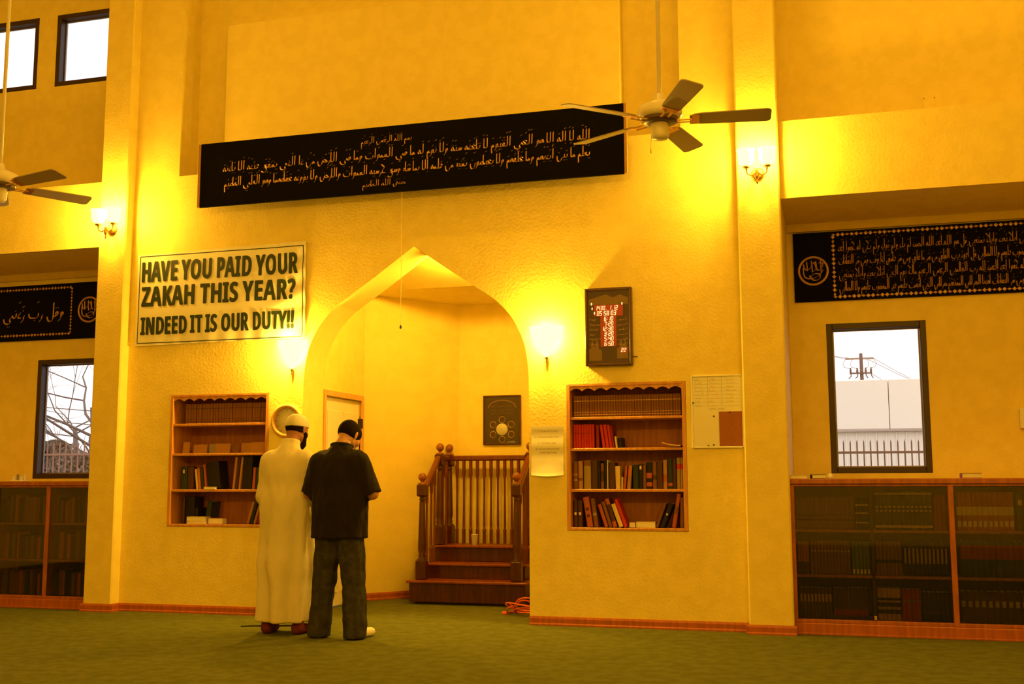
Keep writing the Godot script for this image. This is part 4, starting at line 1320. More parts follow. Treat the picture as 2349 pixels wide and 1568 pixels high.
func build_led_clock() -> void:
	var t := thing("prayer_clock", "black framed prayer time clock with glowing red numbers above the bookcase", "clock", Vector3(-1.832, 2.512, 0.0))
	var W := 0.203
	var H := 0.335
	for s in [[-W, -H, -W + 0.022, H], [W - 0.022, -H, W, H], [-W + 0.022, -H, W - 0.022, -H + 0.022], [-W + 0.022, H - 0.022, W - 0.022, H]]:
		part_box("frame", Vector3(s[0], s[1], 0.001), Vector3(s[2], s[3], 0.062), mat("clock_frame", lin(0.07, 0.024, 0.012), 0.3), t, 0.006)
	part_box("dial", Vector3(-W + 0.02, -H + 0.02, 0.002), Vector3(W - 0.02, H - 0.02, 0.044), mat("clock_dial", lin(0.05, 0.02, 0.008), 0.35), t, 0.001)
	var z := 0.0445
	var st := st0()
	# printed mosque, calligraphy and prayer names
	var skyline := PackedVector2Array([Vector2(-0.17, -0.29), Vector2(-0.06, -0.29), Vector2(-0.06, -0.2), Vector2(-0.085, -0.19), Vector2(-0.09, -0.13), Vector2(-0.1, -0.11), Vector2(-0.11, -0.13), Vector2(-0.115, -0.17), Vector2(-0.135, -0.16), Vector2(-0.14, -0.10), Vector2(-0.15, -0.13), Vector2(-0.155, -0.18), Vector2(-0.17, -0.19)])
	prism(st, skyline, z, z + 0.0004)
	var other := PackedVector2Array()
	for p in skyline:
		other.append(Vector2(-p.x * 0.85 - 0.0 + 0.02, p.y * 0.95))
	prism(st, other, z, z + 0.0004)
	prism(st, PackedVector2Array([Vector2(-0.17, 0.19), Vector2(0.17, 0.19), Vector2(0.17, 0.245), Vector2(0.1, 0.275), Vector2(0.04, 0.25), Vector2(-0.02, 0.28), Vector2(-0.1, 0.26), Vector2(-0.17, 0.24)]), z, z + 0.0004)
	obj("printed_scene", st, mat("clock_print", lin(0.20, 0.12, 0.035), 0.4), t)
	st = st0()
	var names6 := ["Fajr", "Shurook", "Dhuhr", "Asr", "Maghrib", "Isha"]
	var arab := ["الفجر", "الشروق", "الظهر", "العصر", "المغرب", "العشاء"]
	for i in 6:
		var y := 0.052 - i * 0.042
		lettering(st, names6[i], -0.165, -0.165 + 0.016 * names6[i].length(), y, y + 0.02, z + 0.001, false)
		thread_line(st, arab[i], 0.075, 0.165, y, 0.0066, z + 0.001, 0.5, 0.0, 0.0004)
	obj("printed_names", st, mat("clock_names", lin(0.45, 0.30, 0.08), 0.5), t)
	st = st0()
	var rows := [["1430. 1.12", -0.115, 0.145, 0.021, 0.036], ["05:58:03", -0.10, 0.098, 0.0225, 0.038], ["6:10", -0.038, 0.052, 0.022, 0.034], ["7:20", -0.038, 0.009, 0.022, 0.034], ["12:30", -0.062, -0.034, 0.022, 0.034], ["3:20", -0.038, -0.077, 0.022, 0.034], ["5:40", -0.038, -0.12, 0.022, 0.034], ["6:50", -0.038, -0.163, 0.022, 0.034], ["22", 0.105, -0.222, 0.022, 0.034]]
	for r in rows:
		var x: float = r[1]
		for ch in r[0]:
			digit(st, ch, x, r[2], r[3] * 0.8, r[4], z + 0.0015)
			x += r[3] * (0.55 if ch in [":", "."] else (0.9 if ch == " " else 1.08))
	for p in [[-0.15, 0.19], [-0.145, 0.15], [-0.125, 0.11], [0.115, 0.185]]:
		box(st, Vector3(p[0], p[1], z + 0.0015), Vector3(p[0] + 0.008, p[1] + 0.02, z + 0.0035))
	obj("led_numbers", st, mats.led_red, t)
	st = st0()
	for r in [[-0.125, 0.092, 0.125, 0.188], [-0.07, -0.170, 0.068, 0.092], [0.098, -0.228, 0.162, -0.182]]:
		box(st, Vector3(r[0], r[1], z), Vector3(r[2], r[3], z + 0.001))
	obj("led_filter", st, mats.led_filter, t)
	st = st0(true)
	tube(st, [Vector3(W, -0.26, 0.02), Vector3(W + 0.018, -0.262, 0.012), Vector3(W + 0.035, -0.26, 0.004)], [0.004, 0.004, 0.004], 6)
	obj("plug_lead", st, mats.black_rubber, t)

func hands(t: Node3D, c: Vector3, r: float, a: float, b: float, m: Material, turn := 0.0) -> void:
	for h in [[a, r * 0.5, 0.016], [b, r * 0.78, 0.011]]:
		var st := st0()
		cbox(st, Vector3(-r * h[2] * 3.0, -r * 0.12, 0), Vector3(r * h[2] * 3.0, r * h[1], 0.002), 0.0005, Transform3D(Basis(Vector3(0, 0, 1), -h[0]), c))
		obj("hand", st, m, t)

func build_wall_things() -> void:
	# round wooden clock by the left bookcase
	var t := thing("wall_clock", "round wooden wall clock with pale face behind the man's cap", "clock", Vector3(-4.866, 1.765, 0.0))
	var st := st0(true)
	lathe(st, [[0.118, 0.004], [0.122, 0.03], [0.135, 0.04], [0.152, 0.034], [0.160, 0.018], [0.160, 0.001]], Vector3.ZERO, 48, Basis(Vector3(1, 0, 0), PI / 2))
	obj("rim", st, mats.door_trim, t)
	st = st0(true)
	lathe(st, [[0.0, 0.012], [0.121, 0.012], [0.121, 0.001]], Vector3.ZERO, 48, Basis(Vector3(1, 0, 0), PI / 2))
	obj("face", st, mats.clock_face, t)
	st = st0()
	for i in 12:
		var a := TAU * i / 12
		cbox(st, Vector3(-0.002, 0.095, 0.0122), Vector3(0.002, 0.11, 0.0132), 0.0004, Transform3D(Basis(Vector3(0, 0, 1), a), Vector3.ZERO))
	obj("hour_marks", st, mats.black_rubber, t)
	hands(t, Vector3(0, 0, 0.014), 0.115, 2.95, 5.95, mats.black_rubber)
	# whiteboard with a ruled table, paper and a cork square
	t = thing("notice_board", "small whiteboard with handwritten timetable, pinned paper and brown cork square", "whiteboard", Vector3(-0.935, 1.773, 0.0))
	part_box("board", Vector3(-0.2, -0.288, 0.002), Vector3(0.2, 0.288, 0.014), mats.white_board, t, 0.003)
	for s in [[-0.214, -0.30, -0.2, 0.30], [0.2, -0.30, 0.214, 0.30], [-0.2, -0.302, 0.2, -0.288], [-0.2, 0.288, 0.2, 0.302]]:
		part_box("frame", Vector3(s[0], s[1], 0.001), Vector3(s[2], s[3], 0.022), mats.plastic_white, t, 0.006)
	part_box("cork_square", Vector3(0.012, -0.286, 0.014), Vector3(0.198, -0.002, 0.018), mats.cork, t, 0.001)
	part_box("pinned_paper", Vector3(-0.196, -0.286, 0.0145), Vector3(0.008, -0.01, 0.0155), mats.paper, t, 0.0003)
	for p in [[-0.03, -0.04], [0.1, -0.01], [-0.08, -0.28], [-0.035, -0.275], [-0.197, 0.075]]:
		st = st0(true)
		lathe(st, [[0.0, 0.0], [0.006, 0.0], [0.004, 0.008], [0.006, 0.014], [0.0, 0.016]], Vector3(p[0], p[1], 0.015), 10, Basis(Vector3(1, 0, 0), PI / 2))
		obj("push_pin", st, mats.black_rubber, t)
	st = st0()
	for x in [-0.075, 0.038]:
		box(st, Vector3(x - 0.001, 0.045, 0.0141), Vector3(x + 0.001, 0.286, 0.0146))
	for i in 8:
		box(st, Vector3(-0.19, 0.045 + i * 0.03, 0.0141), Vector3(0.19, 0.0464 + i * 0.03, 0.0145))
	# handwriting: short loops along each ruled line
	var red := st0()
	for col in [[-0.185, -0.10, 8], [-0.065, 0.03, 8], [0.07, 0.18, 7]]:
		for i in col[2]:
			var y: float = 0.258 - i * 0.0305
			var pts := PackedVector2Array()
			var n := rng.randi_range(9, 16)
			var w: float = (col[1] - col[0]) * rng.randf_range(0.55, 1.0)
			for k in n:
				pts.append(Vector2(col[0] + w * k / n, y + rng.randf_range(0.0, 0.014) * (1.3 if k % 2 else 0.2)))
			ridge(red if col[0] == -0.065 and i > 1 and i < 7 else st, smooth_line(pts), Vector2(0.7, 0.7) * 0.0011, 0.0142, 0.0004)
	for x in [-0.07, 0.0]:
		var pts := PackedVector2Array()
		for k in 12:
			pts.append(Vector2(x + 0.0055 * k, 0.012 + (0.018 if k % 2 else 0.0)))
		ridge(st, smooth_line(pts), Vector2(0.7, 0.7) * 0.0012, 0.0142, 0.0004)
	obj("handwriting", st, mats.marker_grey, t)
	obj("red_handwriting", red, mats.marker_red, t)
	# the list of rules beside the arch
	t = thing("paper_notice", "curling white paper list of rules taped beside the arch edge", "notice", Vector3(-2.388, 1.47, 0.0))
	var curl := func(x: float, y: float) -> float:
		return 0.003 + 0.035 * pow(clampf((-0.1 - y) / 0.12, 0, 1), 2.0) * (0.4 + 0.6 * (1.0 - pow(x / 0.145, 2.0))) + 0.004 * (1.0 + sin(y * 38.0)) * 0.5
	st = st0(true)
	for back in [0.0, -0.0006]:
		for i in 12:
			for j in 30:
				var f := func(a: int, b: int) -> Vector3:
					var x := -0.143 + 0.286 * a / 12.0
					var y := -0.212 + 0.42 * b / 30.0
					var droop := (-0.012 * (1.0 - pow(x / 0.143, 2.0))) if b < 3 else 0.0
					return Vector3(x, y + droop, curl.call(x, y) + back)
				quad(st, f.call(i, j), f.call(i + 1, j), f.call(i + 1, j + 1), f.call(i, j + 1), Vector3(0, 0, 1 if back == 0.0 else -1))
	obj("sheet", st, mats.paper, t)
	st = st0()
	for r in [["1. Follow the Imam", -0.105, 0.095, 0.155], ["2. Complete the Row", -0.115, 0.10, 0.103], ["3. Fill the Gap", -0.085, 0.075, 0.05], ["4. Avoid Disturbing", -0.105, 0.105, -0.002], ["it be the Front", -0.065, 0.085, -0.03]]:
		lettering(st, r[0], r[1], r[2], r[3], r[3] + 0.02, 0.0008, false, curl)
	obj("lettering", st, mats.paper_ink, t)
	# framed clock on the niche's back wall
	t = thing("framed_clock", "dark framed picture with small round clock on the niche wall", "clock", Vector3(-3.481, 1.868, -2.299))
	for s in [[-0.213, -0.268, -0.195, 0.268], [0.195, -0.268, 0.213, 0.268], [-0.195, -0.268, 0.195, -0.25], [-0.195, 0.25, 0.195, 0.268]]:
		part_box("frame", Vector3(s[0], s[1], 0.0), Vector3(s[2], s[3], 0.03), mats.clock_frame, t, 0.005)
	part_box("picture", Vector3(-0.195, -0.25, 0.001), Vector3(0.195, 0.25, 0.014), mat("picture_dark", lin(0.035, 0.014, 0.006), 0.25), t, 0.001)
	st = st0()
	var arch2 := PackedVector2Array()
	for i in 17:
		var a := PI * i / 16.0
		arch2.append(Vector2(cos(a) * 0.16, 0.13 + sin(a) * 0.09))
	for i in 17:
		var a := PI - PI * i / 16.0
		arch2.append(Vector2(cos(a) * 0.15, 0.13 + sin(a) * 0.08))
	prism(st, arch2, 0.014, 0.0145)
	for y in [0.145, 0.105, 0.07]:
		thread_line(st, "بسم الله الرحمن الرحيم", -0.13, 0.13, y, 0.006, 0.0142, 0.4, 0.2, 0.0005)
	obj("calligraphy", st, mat("picture_print", lin(0.26, 0.13, 0.03), 0.4), t)
	var disc := st0(true)
	lathe(disc, [[0.0, 0.008], [0.062, 0.008], [0.066, 0.004], [0.066, 0.0]], Vector3(0, -0.103, 0.014), 32, Basis(Vector3(1, 0, 0), PI / 2))
	obj("face", disc, mats.clock_face, t)
	hands(t, Vector3(0, -0.103, 0.023), 0.06, 2.9, 5.8, mats.black_rubber)
	for i in 6:
		var a := TAU * i / 6.0 + PI / 6.0
		disc = st0(true)
		lathe(disc, [[0.031, 0.0], [0.034, 0.005], [0.037, 0.0]], Vector3(cos(a) * 0.118, -0.103 + sin(a) * 0.108, 0.014), 20, Basis(Vector3(1, 0, 0), PI / 2))
		obj("small_dial", disc, mats.brass, t)
	st = st0()
	box(st, Vector3(-0.195, -0.25, 0.0262), Vector3(0.195, 0.25, 0.0282))
	obj("glazing", st, mats.glass, t)
	# microphone on a cord
	t = thing("hanging_microphone", "tiny black microphone hanging on a thin pale cord inside the arch outline", "microphone", Vector3(-3.677, 2.561, 0.189))
	st = st0(true)
	tube(st, [Vector3(0, 0.02, 0), Vector3(0, 1.2335, 0)], [0.0022, 0.0022], 6)
	obj("cord", st, mat("cord_pale", lin(0.75, 0.6, 0.3), 0.6), t)
	st = st0(true)
	lathe(st, [[0.0, -0.012], [0.008, -0.009], [0.011, 0.0], [0.008, 0.01], [0.005, 0.022], [0.0, 0.024]], Vector3.ZERO, 12)
	obj("capsule", st, mats.black_rubber, t)
	# wall box at the right
	t = thing("wall_box", "small pale box on the wall right of the bright window", "wall box", Vector3(1.585, 1.722, -1.0))
	part_box("body", Vector3(-0.085, -0.085, 0.001), Vector3(0.085, 0.085, 0.05), mats.plastic_white, t, 0.006)
	part_box("button", Vector3(-0.02, -0.02, 0.05), Vector3(0.02, 0.02, 0.055), mats.clock_face, t, 0.003)
	st = st0(true)
	tube(st, [Vector3(0.0, -0.085, 0.012), Vector3(0.005, -0.25, 0.01), Vector3(-0.01, -0.45, 0.012), Vector3(0.0, -0.5, 0.012)], [0.006, 0.006, 0.006, 0.006], 6)
	obj("lead", st, mats.plastic_white, t)
	# a patched cover plate high on the right-hand wall
	t = thing("cover_plate", "faint square cover plate high on the wall right of the pier", "cover plate", Vector3(0.868, 4.39, -0.5))
	part_box("plate", Vector3(-0.052, -0.06, 0.0), Vector3(0.052, 0.06, 0.006), mats.wall_paint, t, 0.002)
	for c in [[-0.042, -0.05], [0.042, -0.05], [-0.042, 0.05], [0.042, 0.05]]:
		part_box("screw", Vector3(c[0] - 0.005, c[1] - 0.005, 0.006), Vector3(c[0] + 0.005, c[1] + 0.005, 0.008), mat("plate_edge", lin(0.3, 0.2, 0.08), 0.6), t, 0.001)

# ---------------------------------------------------------------- pulpit stairs in the niche
func newel(t: Node3D, at: Vector3, h: float) -> void:
	# square foot, turned shaft, square head, ball
	var st := st0()
	var b := 0.052
	cbox(st, at + Vector3(-b, 0, -b), at + Vector3(b, 0.19, b), 0.008)
	var post := obj("newel_post", st, mats.mahogany, t)
	st = st0()
	cbox(st, at + Vector3(-b * 0.92, h - 0.235, -b * 0.92), at + Vector3(b * 0.92, h - 0.115, b * 0.92), 0.012)
	obj("newel_head", st, mats.mahogany, post)
	st = st0(true)
	var top := h - 0.24
	lathe(st, [[0.048, 0.185], [0.05, 0.20], [0.03, 0.215], [0.038, 0.235], [0.03, 0.25], [0.04, 0.30], [0.039, 0.36], [0.028, top - 0.06], [0.025, top - 0.035], [0.03, top - 0.03], [0.03, top - 0.018], [0.022, top - 0.012], [0.046, top + 0.012]], at, 16)
	obj("turned_shaft", st, mats.mahogany, post)
	st = st0(true)
	var prof := [[0.044, h - 0.117], [0.046, h - 0.105], [0.022, h - 0.098], [0.018, h - 0.09]]
	for i in 11:
		var a := -PI / 2 + 0.42 + (PI - 0.42) * i / 10.0
		prof.append([cos(a) * 0.042, h - 0.044 + sin(a) * 0.044])
	prof[-1][0] = 0.0
	lathe(st, prof, at, 18)
	obj("ball_finial", st, mat("ball_wood", lin(0.24, 0.08, 0.02), 0.28), post)

func baluster(t: Node3D, at: Vector3, h: float) -> void:
	var st := st0(true)
	lathe(st, [[0.018, 0.0], [0.018, 0.13], [0.021, 0.142], [0.012, 0.16], [0.0145, 0.19], [0.0105, h * 0.55], [0.012, h - 0.19], [0.018, h - 0.165], [0.0195, h - 0.155], [0.0195, h]], at, 8)
	obj("baluster", st, mats.pulpit_rail, t)

func rail(t: Node3D, a: Vector3, b: Vector3) -> void:
	var d := b - a
	var x := d.normalized()
	var z := x.cross(Vector3.UP).normalized()
	var st := st0()
	cbox(st, Vector3(0, -0.028, -0.028), Vector3(d.length(), 0.028, 0.028), 0.014, Transform3D(Basis(x, z.cross(x), z), a))
	obj("handrail", st, mats.pulpit_rail, t)

func build_pulpit() -> void:
	var m := mat("pulpit_rail", Color.WHITE, 0.3)
	m.albedo_texture = mats.cherry.albedo_texture
	m.albedo_color = lin(0.42, 0.34, 0.28)
	triplanar(m, 1.3)
	var t := thing("pulpit_stairs", "dark mahogany pulpit stairs with turned rails standing in the arched niche", "pulpit")
	var xl := -4.04
	var xr := -3.05
	# three steps
	var k := 0
	for s in [[-4.14, -2.94, 0.025, 0.208, -1.25, -2.22], [xl - 0.03, xr + 0.03, 0.233, 0.36, -1.53, -2.22], [xl - 0.03, xr + 0.03, 0.385, 0.525, -1.81, -2.22]]:
		part_box("riser_box", Vector3(s[0], s[2], s[5]), Vector3(s[1], s[3], s[4]), mats.mahogany, t, 0.004)
		part_box("tread", Vector3(s[0] - 0.025, s[3], s[5]), Vector3(s[1] + 0.025, s[3] + 0.025, s[4] + 0.028), mats.cherry_dark, t, 0.008)
		k += 1
	part_box("base_skid", Vector3(-4.09, 0, -2.2), Vector3(-2.99, 0.025, -1.30), mats.black_rubber, t, 0.002)
	for x in [xl, xr]:
		newel(t, Vector3(x, 0.234, -1.34), 1.06)
		newel(t, Vector3(x, 0.55, -1.86), 1.06)
		newel(t, Vector3(x, 0.55, -2.16), 1.06)
		rail(t, Vector3(x, 1.12, -1.39), Vector3(x, 1.46, -1.82))
		rail(t, Vector3(x, 1.455, -1.90), Vector3(x, 1.455, -2.12))
		for q in [[-1.47, 0.233, 0.93], [-1.60, 0.385, 0.88], [-1.70, 0.385, 0.96], [-1.96, 0.55, 0.88], [-2.06, 0.55, 0.88]]:
			baluster(t, Vector3(x, q[1], q[0]), q[2])
	rail(t, Vector3(xl + 0.04, 1.455, -2.16), Vector3(xr - 0.04, 1.455, -2.16))
	for i in 11:
		baluster(t, Vector3(-3.95 + i * 0.0765, 0.55, -2.16), 0.88)
	# paper cup left on the platform
	t = thing("paper_cup", "white paper cup standing on the top pulpit step", "cup", Vector3(-3.66, 0.5502, -1.88))
	var st := st0(true)
	lathe(st, [[0.0, 0.0], [0.027, 0.0], [0.036, 0.105], [0.038, 0.107], [0.038, 0.111], [0.035, 0.111], [0.034, 0.105], [0.026, 0.006], [0.0, 0.006]], Vector3.ZERO, 20)
	obj("body", st, mats.paper, t)
	# orange extension cord in a loose coil
	t = thing("extension_cord", "loose coil of orange extension cord on the carpet behind arch edge", "cord", Vector3(-2.80, 0.0, -0.70))
	st = st0(true)
	var pts := []
	for i in 150:
		var a := i * 0.27
		var r := 0.13 + 0.05 * sin(i * 0.11) + 0.02 * sin(i * 0.53)
		var tip := 0.9 * sin(i * 0.045)
		var p := Vector3(cos(a) * r, sin(a) * r * absf(sin(tip)) * 1.0, sin(a) * r * cos(tip))
		p.y = maxf(p.y * 0.75 + 0.055 + 0.04 * sin(i * 0.09), 0.008)
		pts.append(p)
	tube(st, pts, [0.0075], 6)
	obj("coil", st, mats.cord_orange, t)
	part_box("plug", Vector3(-0.19, 0.0005, 0.05), Vector3(-0.14, 0.03, 0.08), mats.cord_orange, t, 0.006)

# ---------------------------------------------------------------- ceiling fans
func ceiling_fan(at: Vector3, angles: Array, label: String) -> void:
	# at is the middle of the blade circle
	var t := thing("ceiling_fan", label, "ceiling fan", at, 0.0, "five-bladed white ceiling fans on long rods")
	var st := st0(true)
	tube(st, [Vector3(0, 0.14, 0), Vector3(0, 7.0 - at.y - 0.02, 0)], [0.0135, 0.0135], 12)
	obj("downrod", st, mats.white_enamel, t)
	st = st0(true)
	lathe(st, [[0.0, 6.999 - at.y], [0.075, 6.999 - at.y], [0.07, 6.95 - at.y], [0.03, 6.92 - at.y], [0.0, 6.92 - at.y]], Vector3.ZERO, 20)
	obj("ceiling_canopy", st, mats.white_enamel, t)
	st = st0(true)
	lathe(st, [[0.0, 0.175], [0.03, 0.17], [0.034, 0.13], [0.07, 0.115], [0.125, 0.09], [0.14, 0.06], [0.14, 0.028], [0.12, 0.012], [0.0, 0.008]], Vector3.ZERO, 28)
	obj("motor_housing", st, mats.white_enamel, t)
	st = st0(true)
	lathe(st, [[0.0, 0.01], [0.115, 0.01], [0.11, -0.012], [0.07, -0.02], [0.0, -0.02]], Vector3.ZERO, 24)
	obj("flywheel", st, mat("fan_dark", lin(0.10, 0.06, 0.03), 0.4), t)
	st = st0(true)
	lathe(st, [[0.0, -0.02], [0.055, -0.02], [0.058, -0.05], [0.056, -0.10], [0.045, -0.118], [0.0, -0.122]], Vector3.ZERO, 24)
	obj("switch_housing", st, mats.white_enamel, t)
	st = st0(true)
	tube(st, [Vector3(-0.05, -0.1, 0.02), Vector3(-0.056, -0.16, 0.02), Vector3(-0.056, -0.21, 0.02)], [0.0015, 0.0015, 0.003], 5)
	obj("pull_chain", st, mats.brass, t)
	for a in angles:
		# local right and far as the photograph sees them
		var away := Vector3(at.x, 0, at.z - 9.3166).normalized()
		var right := away.cross(Vector3.UP).normalized()
		var d := right * cos(a) + away * sin(a)
		var side := -right * sin(a) + away * cos(a)
		var pitch := 0.24
		var across := side * cos(pitch) - Vector3.UP * sin(pitch)
		var up := d.cross(across).normalized()
		if up.y < 0:
			up = -up
		var bs := Basis(d, up, across)
		st = st0()
		for s in [-1.0, 1.0]:
			cbox(st, Vector3(0.085, -0.004, s * 0.022 - 0.008), Vector3(0.20, 0.002, s * 0.022 + 0.008), 0.002, Transform3D(Basis(d, Vector3.UP, side), Vector3(0, -0.008, 0)))
		cbox(st, Vector3(0.185, -0.006, -0.05), Vector3(0.245, -0.001, 0.05), 0.002, Transform3D(bs, Vector3.ZERO))
		var iron := obj("blade_iron", st, mats.brass, t)
		st = st0()
		var poly := PackedVector2Array()
		for q in [[0.19, -0.03], [0.215, -0.052], [0.26, -0.06], [0.655, -0.07], [0.672, -0.062], [0.68, -0.045], [0.68, 0.045], [0.672, 0.062], [0.655, 0.07], [0.26, 0.06], [0.215, 0.052], [0.19, 0.03]]:
			poly.append(Vector2(q[0], q[1]))
		prism(st, poly, -0.001, 0.006, Transform3D(Basis(d, across, up if true else up), Vector3.ZERO))
		obj("blade", st, mats.fan_blade, iron)

# ---------------------------------------------------------------- beyond the windows
func branch(st: SurfaceTool, p: Vector3, d: Vector3, l: float, r: float, depth: int) -> void:
	var pts := [p]
	var n := 4
	var dir := d
	for i in n:
		dir = (dir + Vector3(rng.randf_range(-1, 1), rng.randf_range(-0.55, 0.75), rng.randf_range(-1, 1)) * 0.22).normalized()
		pts.append(pts[-1] + dir * l / n)
	tube(st, pts, [r, r * 0.88, r * 0.76, r * 0.66, r * 0.55], 5 if r > 0.02 else 3, false)
	if depth <= 0:
		return
	for i in (3 if depth > 1 else 4):
		var at: Vector3 = pts[2 + (i % 3)]
		var nd := (dir + Vector3(rng.randf_range(-1, 1), rng.randf_range(-0.7, 0.8), rng.randf_range(-1, 1)) * 0.9).normalized()
		branch(st, at, nd, l * rng.randf_range(0.55, 0.85), r * rng.randf_range(0.4, 0.62), depth - 1)

func bare_tree(at: Vector3, h: float, label: String, lean: Vector3) -> void:
	var t := thing("bare_tree", label, "tree", at, 0.0, "bare winter trees outside the window")
	var st := st0(true)
	tube(st, [Vector3.ZERO, Vector3(0.05, h * 0.25, 0), Vector3(-0.05, h * 0.45, 0.05)], [0.16, 0.12, 0.10], 8)
	obj("trunk", st, mats.bark, t)
	st = st0(true)
	for i in 6:
		branch(st, Vector3(-0.02, h * (0.28 + 0.035 * i), 0.02), (Vector3(cos(i * 1.3), 0.55, sin(i * 1.3)) + lean).normalized(), h * 0.42, 0.038, 4)
	obj("branches", st, mats.bark, t)

func shrub(at: Vector3, r: float, h: float, label: String) -> void:
	var t := thing("dry_shrub", label, "shrub", at, 0.0, "brown shrubs behind the fence")
	var st := st0()
	for i in 4200:
		var a := rng.randf() * TAU
		var y := pow(rng.randf(), 0.8)
		var w := r * sqrt(maxf(0.0, 1.0 - pow(y * 1.0, 2.2))) * (0.75 + 0.25 * sin(a * 3.0 + y * 5.0))
		var p := Vector3(cos(a) * w * sqrt(rng.randf()), y * h, sin(a) * w * sqrt(rng.randf()))
		var d := Vector3(rng.randf_range(-1, 1), rng.randf_range(-1, 1), rng.randf_range(-1, 1)).normalized() * 0.09
		var e := Vector3(rng.randf_range(-1, 1), rng.randf_range(-1, 1), rng.randf_range(-1, 1)).normalized() * 0.07
		tri(st, p - d, p + d, p + e, Vector3.UP)
	obj("foliage", st, mats.dry_leaf, t)
	st = st0(true)
	for i in 7:
		branch(st, Vector3.ZERO, Vector3(rng.randf_range(-0.6, 0.6), 1, rng.randf_range(-0.6, 0.6)).normalized(), h * 0.8, 0.02, 1)
	obj("stems", st, mats.bark, t)

func build_outside() -> void:
	var st := st0()
	box(st, Vector3(-70, -0.5, -90), Vector3(60, -0.3, -1.2))
	struct("ground", st, mats.concrete_out)
	# iron fence: posts, rails and pickets with pointed tops
	for part in [["iron_fence", "brown iron picket fence with spear tops outside the bright window", -2.0, 4.6, mats.iron_out, 0.0953, 1.90, 2.06], ["iron_fence", "reddish iron picket fence in front of the shrubs outside the tree window", -19.0, -13.0, mats.iron_rust, 0.131, 2.0, 2.2]]:
		var t := thing(part[0], part[1], "fence", Vector3(0, -0.3, -8.0), 0.0, "iron fences outside")
		for y in [0.35, part[6]]:
			part_box("rail", Vector3(part[2], y, -0.018), Vector3(part[3], y + 0.035, 0.018), part[4], t, 0.003)
		var x: float = part[2]
		while x < part[3]:
			st = st0()
			cbox(st, Vector3(x - 0.010, 0.05, -0.010), Vector3(x + 0.010, part[7], 0.010), 0.002)
			for s in 4:
				var a := Vector3(0.010, 0, 0.010).rotated(Vector3.UP, s * PI / 2)
				var b := Vector3(0.010, 0, 0.010).rotated(Vector3.UP, (s + 1) * PI / 2)
				tri(st, Vector3(x, part[7] + 0.05, 0), Vector3(x, part[7], 0) + a, Vector3(x, part[7], 0) + b, (a + b) * 0.5 + Vector3.UP * 0.01)
			obj("picket", st, part[4], t)
			x += part[5]
	# pale warehouse
	var t := thing("warehouse", "pale flat-roofed warehouse wall beyond the fence in the bright window", "building", Vector3(0, -0.3, -25.0))
	part_box("upper_wall", Vector3(-6.0, 3.0, -6.0), Vector3(1.50, 4.455, 0.0), mats.stucco_out, t, 0.02)
	part_box("upper_wall", Vector3(1.52, 3.0, -6.0), Vector3(12.0, 4.455, 0.0), mats.stucco_out, t, 0.02)
	part_box("drip_edge", Vector3(-6.0, 2.93, -0.1), Vector3(12.0, 3.0, 0.06), mats.seam_out, t, 0.01)
	st = st0()
	box(st, Vector3(-6.0, 0, -6.0), Vector3(12.0, 2.93, -0.14))
	obj("lower_wall", st, mats.siding_out, t)
	for i in 58:
		st = st0()
		cbox(st, Vector3(-5.9 + i * 0.28, 0, -0.14), Vector3(-5.85 + i * 0.28, 2.92, -0.10), 0.01)
		obj("siding_rib", st, mats.siding_out, t)
	# utility pole
	t = thing("utility_pole", "wooden utility pole with crossarms and wires above the warehouse roof", "utility pole", Vector3(1.62, -1.9, -60.0))
	st = st0(true)
	tube(st, [Vector3(0.1, 0, 0), Vector3(0.0, 6, 0), Vector3(-0.04, 10.66, 0)], [0.16, 0.13, 0.10], 10)
	obj("pole", st, mats.pole_wood, t)
	part_box("crossarm", Vector3(-0.95, 10.30, -0.05), Vector3(0.68, 10.40, 0.05), mat("arm_wood", lin(0.34, 0.25, 0.19), 0.9), t, 0.01)
	part_box("crossarm", Vector3(-0.72, 9.42, 0.06), Vector3(0.56, 9.51, 0.16), mats.pole_wood, t, 0.01)
	for x in [-0.66, -0.28, 0.2, 0.5]:
		st = st0(true)
		lathe(st, [[0.0, 0.0], [0.05, 0.0], [0.075, 0.05], [0.05, 0.09], [0.075, 0.14], [0.04, 0.18], [0.055, 0.28], [0.0, 0.29]], Vector3(x, 9.51, 0.11), 10)
		obj("insulator", st, mats.pole_wood, t)
		st = st0(true)
		tube(st, [Vector3(x, 9.44, 0.11), Vector3(x + 0.03, 9.3, 0.11), Vector3(x + signf(x) * 0.12, 9.15, 0.11)], [0.035, 0.035, 0.03], 6)
		obj("fuse_cutout", st, mats.pole_wood, t)
	for w in [[-0.92, -0.66], [-0.5, -0.28], [0.25, 0.2], [0.66, 0.5]]:
		st = st0(true)
		var bow := signf(w[0]) * 0.35
		tube(st, [Vector3(w[0], 10.33, 0), Vector3(w[0] + bow * 0.45, 10.1, 0), Vector3(w[0] + bow * 0.3, 9.85, 0), Vector3(w[1], 9.75, 0.1)], [0.014], 5)
		obj("jumper_wire", st, mats.pole_wood, t)
	for w in [[0.66, 10.36, 8.0, 6.6], [0.25, 10.36, 8.0, 6.9], [0.5, 9.46, 5.0, 7.4], [-0.92, 10.36, -16.0, 15.0], [-0.5, 10.36, -16.0, 14.0]]:
		st = st0(true)
		var p := []
		for i in 9:
			var u := i / 8.0
			p.append(Vector3(lerpf(w[0], w[2], u), lerpf(w[1], w[3], u) - 1.2 * u * (1.0 - u), 0.0))
		tube(st, p, [0.016], 4)
		obj("line_wire", st, mat("wire_out", lin(0.35, 0.3, 0.3), 0.8), t)
	# trees, shrubs and wires past the other window
	bare_tree(Vector3(-17.7, -0.3, -14.5), 7.5, "bare tree with arching branches filling the left window", Vector3(-0.35, 0.0, 0.2))
